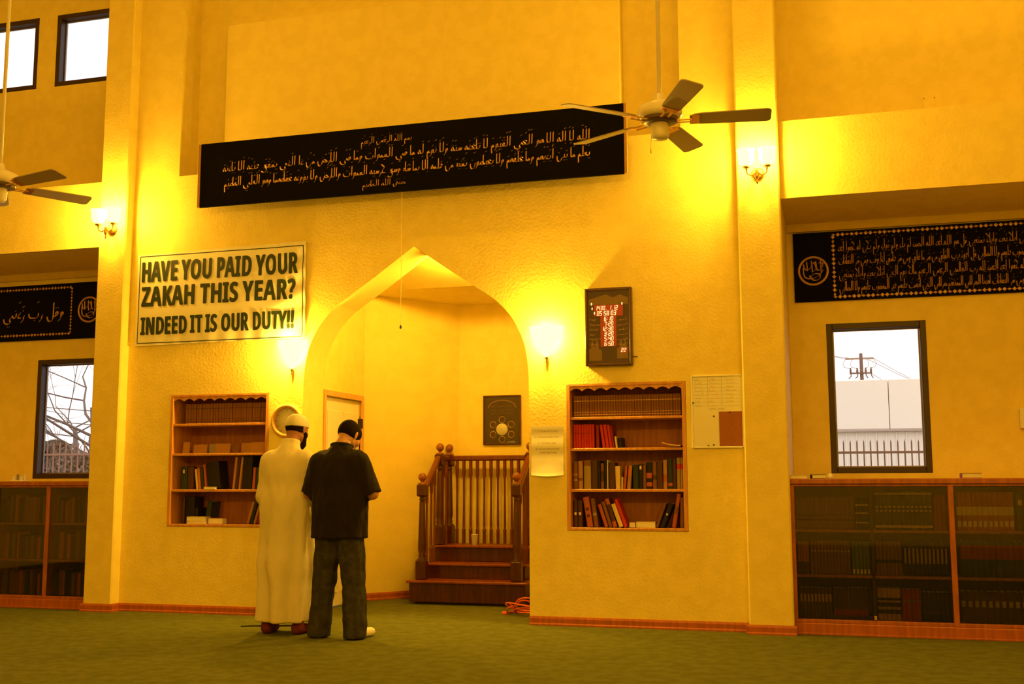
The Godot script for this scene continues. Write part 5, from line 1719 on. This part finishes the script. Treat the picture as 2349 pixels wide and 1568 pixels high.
	bare_tree(Vector3(-34.0, -0.3, -35.0), 9.0, "farther bare tree behind the arching branches", Vector3(0.2, 0.0, 0.1))
	bare_tree(Vector3(-25.6, -0.3, -25.0), 7.0, "slender bare tree rising behind the shrubs", Vector3(0.0, 0.2, 0.0))
	var spots := [[-15.6, -11.3, 1.0, 2.1, "squat brown shrub nearest the pier edge of the window"], [-17.9, -12.6, 1.15, 2.5, "broad brown shrub in the middle of the tree window"], [-20.4, -12.9, 1.15, 2.9, "tall brown shrub at the window's outer edge"], [-23.4, -17.0, 1.6, 3.0, "distant brown shrub under the far tree"], [-19.9, -15.8, 1.6, 2.6, "distant low brown shrub between the trees"]]
	for s in spots:
		shrub(Vector3(s[0], -0.3, s[1]), s[2], s[3], s[4])
	t = thing("power_lines", "two dark overhead wires crossing behind the bare tree", "wires", Vector3(0, 0, -9.5))
	for y in [2.66, 2.39]:
		st = st0(true)
		tube(st, [Vector3(-22, y + 0.66, 0), Vector3(-15, y + 0.03, 0), Vector3(-10, y - 0.4, 0)], [0.009], 5)
		obj("wire", st, mats.bark, t)

# ---------------------------------------------------------------- people: a distance field on a grid, meshed as surface nets
class Field:
	var lo: Vector3
	var n: Vector3i
	var c: float
	var g: PackedFloat32Array

	func _init(a: Vector3, b: Vector3, cell: float) -> void:
		lo = a
		c = cell
		n = Vector3i(((b - a) / cell).ceil()) + Vector3i.ONE
		g.resize(n.x * n.y * n.z)
		g.fill(1.0)

	# tapered capsule from a to b, squeezed by f along the axes, blended by k; open_b cuts it flat at b
	func bone(a: Vector3, b: Vector3, ra: float, rb: float, k := 0.03, f := Vector3.ONE, open_b := false) -> void:
		var inv := Vector3.ONE / f
		var small := minf(f.x, minf(f.y, f.z))
		var r := maxf(ra, rb)
		var pad := Vector3.ONE * (k + 3.0 * c) + f * r
		var p0 := Vector3i(((a.min(b) - pad - lo) / c).floor()).clamp(Vector3i.ZERO, n - Vector3i.ONE)
		var p1 := Vector3i(((a.max(b) + pad - lo) / c).ceil()).clamp(Vector3i.ZERO, n - Vector3i.ONE)
		var qa := a * inv
		var ab := b * inv - qa
		var l2 := maxf(ab.length_squared(), 1e-9)
		var dir := (b - a).normalized()
		for z in range(p0.z, p1.z + 1):
			for y in range(p0.y, p1.y + 1):
				var row := (z * n.y + y) * n.x
				for x in range(p0.x, p1.x + 1):
					var p := lo + Vector3(x, y, z) * c
					var q := p * inv - qa
					var t := clampf(q.dot(ab) / l2, 0.0, 1.0)
					var d := ((q - ab * t).length() - lerpf(ra, rb, t)) * small
					if open_b:
						d = maxf(d, (p - b).dot(dir))
					var o := g[row + x]
					var h := maxf(k - absf(d - o), 0.0)
					g[row + x] = minf(d, o) - h * h / (4.0 * maxf(k, 1e-6))

	func carve(p0: Vector3, r: float) -> void:
		for z in n.z:
			for y in n.y:
				for x in n.x:
					var i := (z * n.y + y) * n.x + x
					g[i] = maxf(g[i], r - (lo + Vector3(x, y, z) * c).distance_to(p0))

	func cut(p0: Vector3, nrm: Vector3) -> void:
		for z in n.z:
			for y in n.y:
				for x in n.x:
					var i := (z * n.y + y) * n.x + x
					g[i] = maxf(g[i], (lo + Vector3(x, y, z) * c - p0).dot(nrm))

	# folds: a ripple round the upright axis plus noise
	func folds(axis: Vector2, count: float, amp0: float, amp1: float, y0: float, y1: float, noise: FastNoiseLite, rough: float) -> void:
		for z in n.z:
			for y in n.y:
				for x in n.x:
					var i := (z * n.y + y) * n.x + x
					if absf(g[i]) > 0.05:
						continue
					var p := lo + Vector3(x, y, z) * c
					var a := atan2(p.z - axis.y, p.x - axis.x)
					var u := clampf((p.y - y0) / (y1 - y0), 0, 1)
					var w := sin(a * count + 1.2 * sin(a * 2.0) + 2.0 * noise.get_noise_2d(p.y * 40.0, a * 20.0))
					g[i] += lerpf(amp0, amp1, u) * w + rough * noise.get_noise_3d(p.x * 600.0, p.y * 220.0, p.z * 600.0)

	func mesh_into(st: SurfaceTool, t := Transform3D()) -> void:
		var at := PackedInt32Array()
		at.resize(g.size())
		at.fill(-1)
		var verts := PackedVector3Array()
		var step := [0, 1, n.x, n.x + 1, n.x * n.y, n.x * n.y + 1, n.x * n.y + n.x, n.x * n.y + n.x + 1]
		var corner := [Vector3(0, 0, 0), Vector3(1, 0, 0), Vector3(0, 1, 0), Vector3(1, 1, 0), Vector3(0, 0, 1), Vector3(1, 0, 1), Vector3(0, 1, 1), Vector3(1, 1, 1)]
		var edges := [[0, 1], [0, 2], [0, 4], [1, 3], [1, 5], [2, 3], [2, 6], [3, 7], [4, 5], [4, 6], [5, 7], [6, 7]]
		for z in n.z - 1:
			for y in n.y - 1:
				var row := (z * n.y + y) * n.x
				for x in n.x - 1:
					var i := row + x
					if absf(g[i]) > 2.5 * c:
						continue
					var m := 0
					for k in 8:
						if g[i + step[k]] < 0.0:
							m |= 1 << k
					if m == 0 or m == 255:
						continue
					var s := Vector3.ZERO
					var e := 0
					for q in edges:
						var v0 := g[i + step[q[0]]]
						var v1 := g[i + step[q[1]]]
						if (v0 < 0.0) != (v1 < 0.0):
							s += (corner[q[0]] as Vector3).lerp(corner[q[1]], v0 / (v0 - v1))
							e += 1
					at[i] = verts.size()
					verts.append(t * (lo + (Vector3(x, y, z) + s / e) * c))
		var tris := PackedInt32Array()
		var ax := [[1, n.x, n.x * n.y], [n.x, n.x * n.y, 1], [n.x * n.y, 1, n.x]]
		for z in range(1, n.z - 1):
			for y in range(1, n.y - 1):
				var row := (z * n.y + y) * n.x
				for x in range(1, n.x - 1):
					var i := row + x
					if at[i] < 0:
						continue
					for k in 3:
						var v0 := g[i]
						var v1 := g[i + ax[k][0]]
						if (v0 < 0.0) == (v1 < 0.0):
							continue
						var a := at[i]
						var b := at[i - ax[k][1]]
						var d := at[i - ax[k][1] - ax[k][2]]
						var e := at[i - ax[k][2]]
						if a < 0 or b < 0 or d < 0 or e < 0:
							continue
						if v0 < 0.0:
							tris.append_array([a, d, b, a, e, d])
						else:
							tris.append_array([a, b, d, a, d, e])
		var nor := PackedVector3Array()
		nor.resize(verts.size())
		for i in range(0, tris.size(), 3):
			var f := (verts[tris[i + 2]] - verts[tris[i]]).cross(verts[tris[i + 1]] - verts[tris[i]])
			for k in 3:
				nor[tris[i + k]] += f
		for i in tris:
			st.set_normal(nor[i].normalized())
			st.add_vertex(verts[i])

func plain_obj(called: String, st: SurfaceTool, m: Material, parent: Node) -> MeshInstance3D:
	return put(called, st.commit(), m, parent)

# head with face, looking along -z of t; t.origin is the middle of the head
func add_head(st: SurfaceTool, t: Transform3D) -> void:
	var f := Field.new(Vector3(-0.11, -0.20, -0.15), Vector3(0.11, 0.14, 0.13), 0.0055)
	f.bone(Vector3(0, 0.025, 0.025), Vector3(0, 0.03, -0.02), 0.088, 0.082, 0.02, Vector3(0.86, 1.02, 1.0))
	f.bone(Vector3(0, -0.02, -0.05), Vector3(0, -0.075, -0.062), 0.058, 0.04, 0.03, Vector3(0.95, 1, 1))
	f.bone(Vector3(-0.04, -0.055, -0.005), Vector3(0, -0.092, -0.075), 0.03, 0.024, 0.03)
	f.bone(Vector3(0.04, -0.055, -0.005), Vector3(0, -0.092, -0.075), 0.03, 0.024, 0.03)
	f.bone(Vector3(0, -0.05, 0.035), Vector3(0, -0.19, 0.05), 0.052, 0.058, 0.03)
	f.bone(Vector3(-0.035, 0.022, -0.088), Vector3(0.035, 0.022, -0.088), 0.012, 0.012, 0.02)
	for s in [-1.0, 1.0]:
		f.carve(Vector3(s * 0.032, 0.002, -0.122), 0.02)
		f.bone(Vector3(s * 0.031, 0.002, -0.086), Vector3(s * 0.031, 0.001, -0.086), 0.0135, 0.0135, 0.006)
		f.bone(Vector3(s * 0.077, 0.012, 0.012), Vector3(s * 0.079, -0.022, 0.006), 0.02, 0.012, 0.008, Vector3(0.5, 1, 0.9))
		f.bone(Vector3(s * 0.048, -0.025, -0.07), Vector3(s * 0.045, -0.028, -0.07), 0.02, 0.02, 0.03)
	f.bone(Vector3(0, 0.008, -0.098), Vector3(0, -0.036, -0.118), 0.009, 0.014, 0.012)
	f.bone(Vector3(-0.012, -0.04, -0.108), Vector3(0.012, -0.04, -0.108), 0.009, 0.009, 0.008)
	f.bone(Vector3(-0.02, -0.063, -0.096), Vector3(0.02, -0.063, -0.096), 0.0065, 0.0065, 0.006)
	f.bone(Vector3(-0.018, -0.074, -0.095), Vector3(0.018, -0.074, -0.095), 0.0075, 0.0075, 0.006)
	f.mesh_into(st, t)

# a hand: wrist at the origin, fingers along -z, palm facing down (-y), thumb to side s
func add_hand(st: SurfaceTool, t: Transform3D, s: float) -> void:
	var f := Field.new(Vector3(-0.075, -0.06, -0.21), Vector3(0.075, 0.04, 0.03), 0.0042)
	f.bone(Vector3(0, 0, 0.02), Vector3(0, 0, -0.02), 0.027, 0.027, 0.01, Vector3(1, 0.75, 1))
	for k in 4:
		var x := (k - 1.5) * 0.0195 * -s
		f.bone(Vector3(x * 0.7, 0, -0.015), Vector3(x, 0, -0.085), 0.015, 0.0125, 0.014, Vector3(1, 0.9, 1))
		var l: float = [0.072, 0.08, 0.074, 0.058][k]
		var a := Vector3(x, 0.0, -0.088)
		var b := a + Vector3(0, -0.007, -l * 0.45)
		var c := b + Vector3(0, -0.016, -l * 0.30)
		var d := c + Vector3(0, -0.018, -l * 0.18)
		f.bone(a, b, 0.0098, 0.0092, 0.004)
		f.bone(b, c, 0.0092, 0.0085, 0.003)
		f.bone(c, d, 0.0085, 0.0072, 0.003)
	var th := Vector3(s * 0.022, -0.006, -0.025)
	f.bone(th, th + Vector3(s * 0.024, -0.012, -0.03), 0.015, 0.012, 0.012)
	f.bone(th + Vector3(s * 0.024, -0.012, -0.03), th + Vector3(s * 0.03, -0.018, -0.06), 0.0115, 0.0105, 0.003)
	f.bone(th + Vector3(s * 0.03, -0.018, -0.06), th + Vector3(s * 0.027, -0.022, -0.083), 0.0105, 0.0085, 0.003)
	f.mesh_into(st, t)

func aim(from: Vector3, to: Vector3, palm: Vector3) -> Transform3D:
	var z := (from - to).normalized()
	var y := (-palm - z * (-palm).dot(z)).normalized()
	return Transform3D(Basis(y.cross(z).normalized(), y, z), from)

func build_people() -> void:
	var noise := FastNoiseLite.new()
	noise.seed = 4
	noise.frequency = 0.02
	noise.fractal_octaves = 2
	# ---- in the long white robe
	var t := thing("person", "person in long white robe and white knitted cap standing with back turned", "person", Vector3(-4.315, 0, 1.02), 0.0, "two worshippers facing the arch")
	var head := Transform3D(Basis.from_euler(Vector3(-0.30, -0.12, 0.0)), Vector3(0.015, 1.632, -0.105))
	var st := st0(true)
	var f := Field.new(Vector3(-0.34, -0.02, -0.38), Vector3(0.34, 1.56, 0.22), 0.016)
	f.bone(Vector3(0, 0.95, 0), Vector3(0, 1.28, 0), 0.14, 0.15, 0.05, Vector3(1, 1, 0.7))
	f.bone(Vector3(-0.13, 1.385, 0.01), Vector3(0.13, 1.385, 0.01), 0.055, 0.055, 0.05)
	f.bone(Vector3(0, 1.38, 0.0), Vector3(0.01, 1.53, -0.055), 0.06, 0.056, 0.03)
	for s in [-1.0, 1.0]:
		f.bone(Vector3(s * 0.175, 1.37, 0.01), Vector3(s * 0.225, 1.10, 0.0), 0.048, 0.038, 0.03)
		f.bone(Vector3(s * 0.225, 1.10, 0.0), Vector3(s * 0.075, 1.07, -0.235), 0.037, 0.026, 0.02)
		f.bone(Vector3(s * 0.09, 0.93, 0), Vector3(s * 0.115, 0.5, -0.01), 0.085, 0.058, 0.04)
		f.bone(Vector3(s * 0.115, 0.5, -0.01), Vector3(s * 0.135, 0.08, 0.03), 0.055, 0.035, 0.03)
		f.bone(Vector3(s * 0.135, 0.045, 0.04), Vector3(s * 0.155, 0.035, -0.13), 0.036, 0.03, 0.02)
	f.mesh_into(st)
	add_head(st, head)
	add_hand(st, aim(Vector3(0.075, 1.07, -0.235), Vector3(-0.06, 1.085, -0.275), Vector3(0, 0, 1)), -1.0)
	add_hand(st, aim(Vector3(-0.075, 1.07, -0.235), Vector3(0.06, 1.045, -0.255), Vector3(0, 0, 1)), 1.0)
	plain_obj("body", st, mats.skin_dark, t)
	st = st0(true)
	f = Field.new(Vector3(-0.40, 0.07, -0.40), Vector3(0.40, 1.62, 0.30), 0.0115)
	f.bone(Vector3(0, 0.05, 0.0), Vector3(0, 0.55, 0.0), 0.222, 0.212, 0.05, Vector3(1, 1, 0.80))
	f.bone(Vector3(0, 0.55, 0.0), Vector3(0, 1.02, 0.0), 0.215, 0.216, 0.05, Vector3(1, 1, 0.76))
	f.bone(Vector3(0, 1.0, 0.0), Vector3(0, 1.27, 0.015), 0.216, 0.200, 0.05, Vector3(1, 1, 0.70))
	f.bone(Vector3(-0.135, 1.375, 0.012), Vector3(0.135, 1.375, 0.012), 0.078, 0.078, 0.06)
	f.bone(Vector3(0, 1.39, 0.02), Vector3(0.006, 1.58, -0.05), 0.092, 0.072, 0.05)
	for s in [-1.0, 1.0]:
		f.bone(Vector3(s * 0.165, 1.375, 0.012), Vector3(s * 0.215, 1.09, 0.0), 0.074, 0.064, 0.04)
		f.bone(Vector3(s * 0.215, 1.09, 0.0), Vector3(s * 0.085, 1.07, -0.23), 0.062, 0.05, 0.03, Vector3.ONE, true)
	f.folds(Vector2(0.0, 0.0), 7.0, 0.027, 0.001, 0.1, 1.25, noise, 0.006)
	f.cut(Vector3(0, 0.095, 0), Vector3(0, -1, 0))
	f.cut(Vector3(0.0, 1.548, -0.03), Vector3(0.0, 1.0, -0.25))
	f.mesh_into(st)
	plain_obj("robe", st, mats.thobe_cloth, t)
	# cap, hair, beard
	st = st0(true)
	f = Field.new(Vector3(-0.12, -0.05, -0.14), Vector3(0.12, 0.16, 0.15), 0.006)
	f.bone(Vector3(0, 0.03, 0.025), Vector3(0, 0.045, -0.02), 0.099, 0.092, 0.02, Vector3(0.89, 1.0, 1.0))
	f.cut(Vector3(0, 0.024, 0.0), Vector3(0, -1, -0.22))
	f.mesh_into(st, head)
	plain_obj("cap", st, mats.cap_knit, t)
	st = st0(true)
	f = Field.new(Vector3(-0.11, -0.08, -0.12), Vector3(0.11, 0.08, 0.14), 0.006)
	f.bone(Vector3(0, 0.025, 0.025), Vector3(0, 0.03, -0.02), 0.0935, 0.085, 0.02, Vector3(0.87, 1.02, 1.0))
	f.cut(Vector3(0, 0.05, 0.0), Vector3(0, 1, 0.0))
	f.cut(Vector3(0, -0.068, 0.0), Vector3(0, -1, -0.35))
	f.cut(Vector3(0, 0.0, -0.012), Vector3(0, 0.0, -1))
	f.mesh_into(st, head)
	plain_obj("hair", st, mats.hair, t)
	st = st0(true)
	f = Field.new(Vector3(-0.10, -0.18, -0.15), Vector3(0.10, 0.02, 0.04), 0.006)
	f.bone(Vector3(-0.066, -0.03, -0.03), Vector3(-0.03, -0.10, -0.075), 0.022, 0.026, 0.03)
	f.bone(Vector3(0.066, -0.03, -0.03), Vector3(0.03, -0.10, -0.075), 0.022, 0.026, 0.03)
	f.bone(Vector3(0, -0.10, -0.08), Vector3(0, -0.135, -0.085), 0.042, 0.028, 0.04)
	f.mesh_into(st, head)
	plain_obj("beard", st, mats.hair, t)
	for s in [-1.0, 1.0]:
		st = st0(true)
		f = Field.new(Vector3(s * 0.145 - 0.09, -0.02, -0.22), Vector3(s * 0.145 + 0.09, 0.24, 0.12), 0.009)
		f.bone(Vector3(s * 0.135, 0.20, 0.028), Vector3(s * 0.135, 0.055, 0.04), 0.044, 0.045, 0.03)
		f.bone(Vector3(s * 0.135, 0.042, 0.045), Vector3(s * 0.16, 0.034, -0.14), 0.044, 0.036, 0.03)
		f.cut(Vector3(0, 0.003, 0), Vector3(0, -1, 0))
		f.mesh_into(st)
		plain_obj("sock", st, mats.sock_red, t)
	# ---- in the dark shirt and jeans
	t = thing("person", "person in black short-sleeved shirt and loose jeans with bowed dark-haired head", "person", Vector3(-3.785, 0, 1.16), 0.0, "two worshippers facing the arch")
	head = Transform3D(Basis.from_euler(Vector3(-0.62, -0.20, -0.04)), Vector3(0.012, 1.572, -0.125))
	st = st0(true)
	f = Field.new(Vector3(-0.38, -0.02, -0.40), Vector3(0.38, 1.54, 0.24), 0.016)
	f.bone(Vector3(0, 0.92, 0), Vector3(0, 1.24, 0), 0.15, 0.16, 0.05, Vector3(1, 1, 0.72))
	f.bone(Vector3(-0.13, 1.365, 0.01), Vector3(0.13, 1.365, 0.01), 0.06, 0.06, 0.05)
	f.bone(Vector3(0, 1.36, 0.02), Vector3(0.005, 1.50, -0.06), 0.066, 0.058, 0.03)
	for s in [-1.0, 1.0]:
		f.bone(Vector3(s * 0.18, 1.35, 0.01), Vector3(s * 0.275, 1.11, -0.01), 0.052, 0.043, 0.03)
		f.bone(Vector3(s * 0.275, 1.11, -0.01), Vector3(s * 0.085, 1.06, -0.25), 0.042, 0.028, 0.02)
		f.bone(Vector3(s * 0.09, 0.9, 0), Vector3(s * 0.13, 0.48, -0.01), 0.09, 0.06, 0.04)
		f.bone(Vector3(s * 0.13, 0.48, -0.01), Vector3(s * 0.15, 0.08, 0.03), 0.056, 0.036, 0.03)
		f.bone(Vector3(s * 0.15, 0.045, 0.04), Vector3(s * 0.18, 0.035, -0.12), 0.036, 0.03, 0.02)
	f.mesh_into(st)
	add_head(st, head)
	add_hand(st, aim(Vector3(0.085, 1.06, -0.25), Vector3(-0.06, 1.08, -0.29), Vector3(0, 0, 1)), -1.0)
	add_hand(st, aim(Vector3(-0.085, 1.06, -0.25), Vector3(0.06, 1.035, -0.265), Vector3(0, 0, 1)), 1.0)
	plain_obj("body", st, mats.skin, t)
	st = st0(true)
	f = Field.new(Vector3(-0.42, 0.70, -0.24), Vector3(0.42, 1.56, 0.26), 0.0105)
	f.bone(Vector3(0, 0.70, 0.0), Vector3(0, 1.0, 0.005), 0.232, 0.212, 0.05, Vector3(1, 1, 0.74))
	f.bone(Vector3(0, 0.98, 0.005), Vector3(0, 1.24, 0.02), 0.212, 0.205, 0.05, Vector3(1, 1, 0.70))
	f.bone(Vector3(-0.14, 1.358, 0.016), Vector3(0.14, 1.358, 0.016), 0.082, 0.082, 0.06)
	f.bone(Vector3(0, 1.36, 0.03), Vector3(0.004, 1.54, -0.045), 0.10, 0.078, 0.05)
	for s in [-1.0, 1.0]:
		f.bone(Vector3(s * 0.17, 1.355, 0.014), Vector3(s * 0.268, 1.105, -0.005), 0.084, 0.076, 0.05, Vector3.ONE, true)
	f.folds(Vector2(0.0, 0.0), 7.0, 0.006, 0.001, 0.75, 1.25, noise, 0.010)
	f.cut(Vector3(0, 0.765, 0), Vector3(0, -1, 0))
	f.cut(Vector3(0.0, 1.492, -0.03), Vector3(0.0, 1.0, -0.20))
	f.mesh_into(st)
	var shirt := plain_obj("shirt", st, mats.shirt_cloth, t)
	st = st0(true)
	var pts := []
	for i in 25:
		var a := TAU * i / 24.0
		pts.append(Vector3(cos(a) * 0.080, 1.488 + sin(a) * 0.016, -0.022 + sin(a) * 0.080))
	tube(st, pts, [0.015], 8, false)
	obj("collar", st, mats.shirt_cloth, shirt)
	st = st0(true)
	f = Field.new(Vector3(-0.34, -0.01, -0.26), Vector3(0.34, 1.0, 0.26), 0.0115)
	f.bone(Vector3(-0.06, 0.86, 0), Vector3(0.06, 0.86, 0), 0.135, 0.135, 0.06, Vector3(1, 1, 0.82))
	f.bone(Vector3(-0.085, 0.80, 0.0), Vector3(-0.125, 0.46, -0.005), 0.115, 0.092, 0.03)
	f.bone(Vector3(-0.125, 0.46, -0.005), Vector3(-0.158, 0.0, 0.02), 0.090, 0.086, 0.03)
	f.bone(Vector3(0.085, 0.80, 0.0), Vector3(0.12, 0.46, -0.01), 0.115, 0.092, 0.03)
	f.bone(Vector3(0.12, 0.46, -0.01), Vector3(0.158, 0.0, 0.03), 0.090, 0.088, 0.03)
	f.folds(Vector2(0.13, 0.0), 3.0, 0.004, 0.004, 0.0, 1.0, noise, 0.014)
	f.cut(Vector3(0, 0.012, 0), Vector3(0, -1, 0))
	f.mesh_into(st)
	plain_obj("jeans", st, mats.denim, t)
	st = st0(true)
	f = Field.new(Vector3(-0.11, -0.09, -0.13), Vector3(0.11, 0.15, 0.15), 0.006)
	f.bone(Vector3(0, 0.025, 0.025), Vector3(0, 0.032, -0.02), 0.0955, 0.089, 0.02, Vector3(0.87, 1.02, 1.0))
	f.cut(Vector3(0, -0.055, 0.0), Vector3(0, -1, -0.55))
	f.cut(Vector3(0, 0.03, -0.075), Vector3(0, -0.35, -1))
	f.mesh_into(st, head)
	plain_obj("hair", st, mats.hair, t)
	for s in [-1.0, 1.0]:
		st = st0(true)
		f = Field.new(Vector3(s * 0.17 - 0.10, -0.02, -0.26), Vector3(s * 0.17 + 0.12, 0.20, 0.12), 0.009)
		f.bone(Vector3(s * 0.15, 0.16, 0.03), Vector3(s * 0.15, 0.055, 0.03), 0.042, 0.045, 0.03)
		var toe := Vector3(0.205, 0.034, -0.17) if s > 0 else Vector3(-0.165, 0.034, -0.11)
		f.bone(Vector3(s * 0.15, 0.042, 0.04), toe, 0.044, 0.034, 0.03)
		f.cut(Vector3(0, 0.003, 0), Vector3(0, -1, 0))
		f.mesh_into(st)
		plain_obj("sock", st, mats.sock_white, t)
	# a black lead on the carpet beside the robe
	st = st0(true)
	tube(st, [Vector3(-4.86, 0.006, 0.76), Vector3(-4.78, 0.007, 0.72), Vector3(-4.70, 0.008, 0.70), Vector3(-4.60, 0.008, 0.67), Vector3(-4.48, 0.008, 0.62), Vector3(-4.36, 0.007, 0.60), Vector3(-4.22, 0.006, 0.62)], [0.005, 0.006, 0.007, 0.008, 0.008, 0.006, 0.005], 6)
	tag(obj("black_cable", st, mats.black_rubber), "short black cable lying on the carpet beside the white robe", "cable")

func build_things() -> void:
	var m := mat("cherry_dark", Color.WHITE, 0.3)
	m.albedo_texture = mats.cherry.albedo_texture
	m.albedo_color = lin(0.62, 0.5, 0.4)
	triplanar(m, 1.3)
	build_cases()
	build_long_cases()
	build_banners()
	build_zakah()
	build_led_clock()
	build_wall_things()
	build_pulpit()
	ceiling_fan(Vector3(-0.985, 3.432, 2.6), [-0.03, 1.227, 2.483, 3.74, 4.997], "white ceiling fan with five blades in front of the whiteboard pier")
	ceiling_fan(Vector3(-5.93, 3.40, 2.6), [0.30, 1.557, 2.813, 4.07, 5.327], "white ceiling fan half out of view at the picture's edge")
	build_outside()
	build_people()
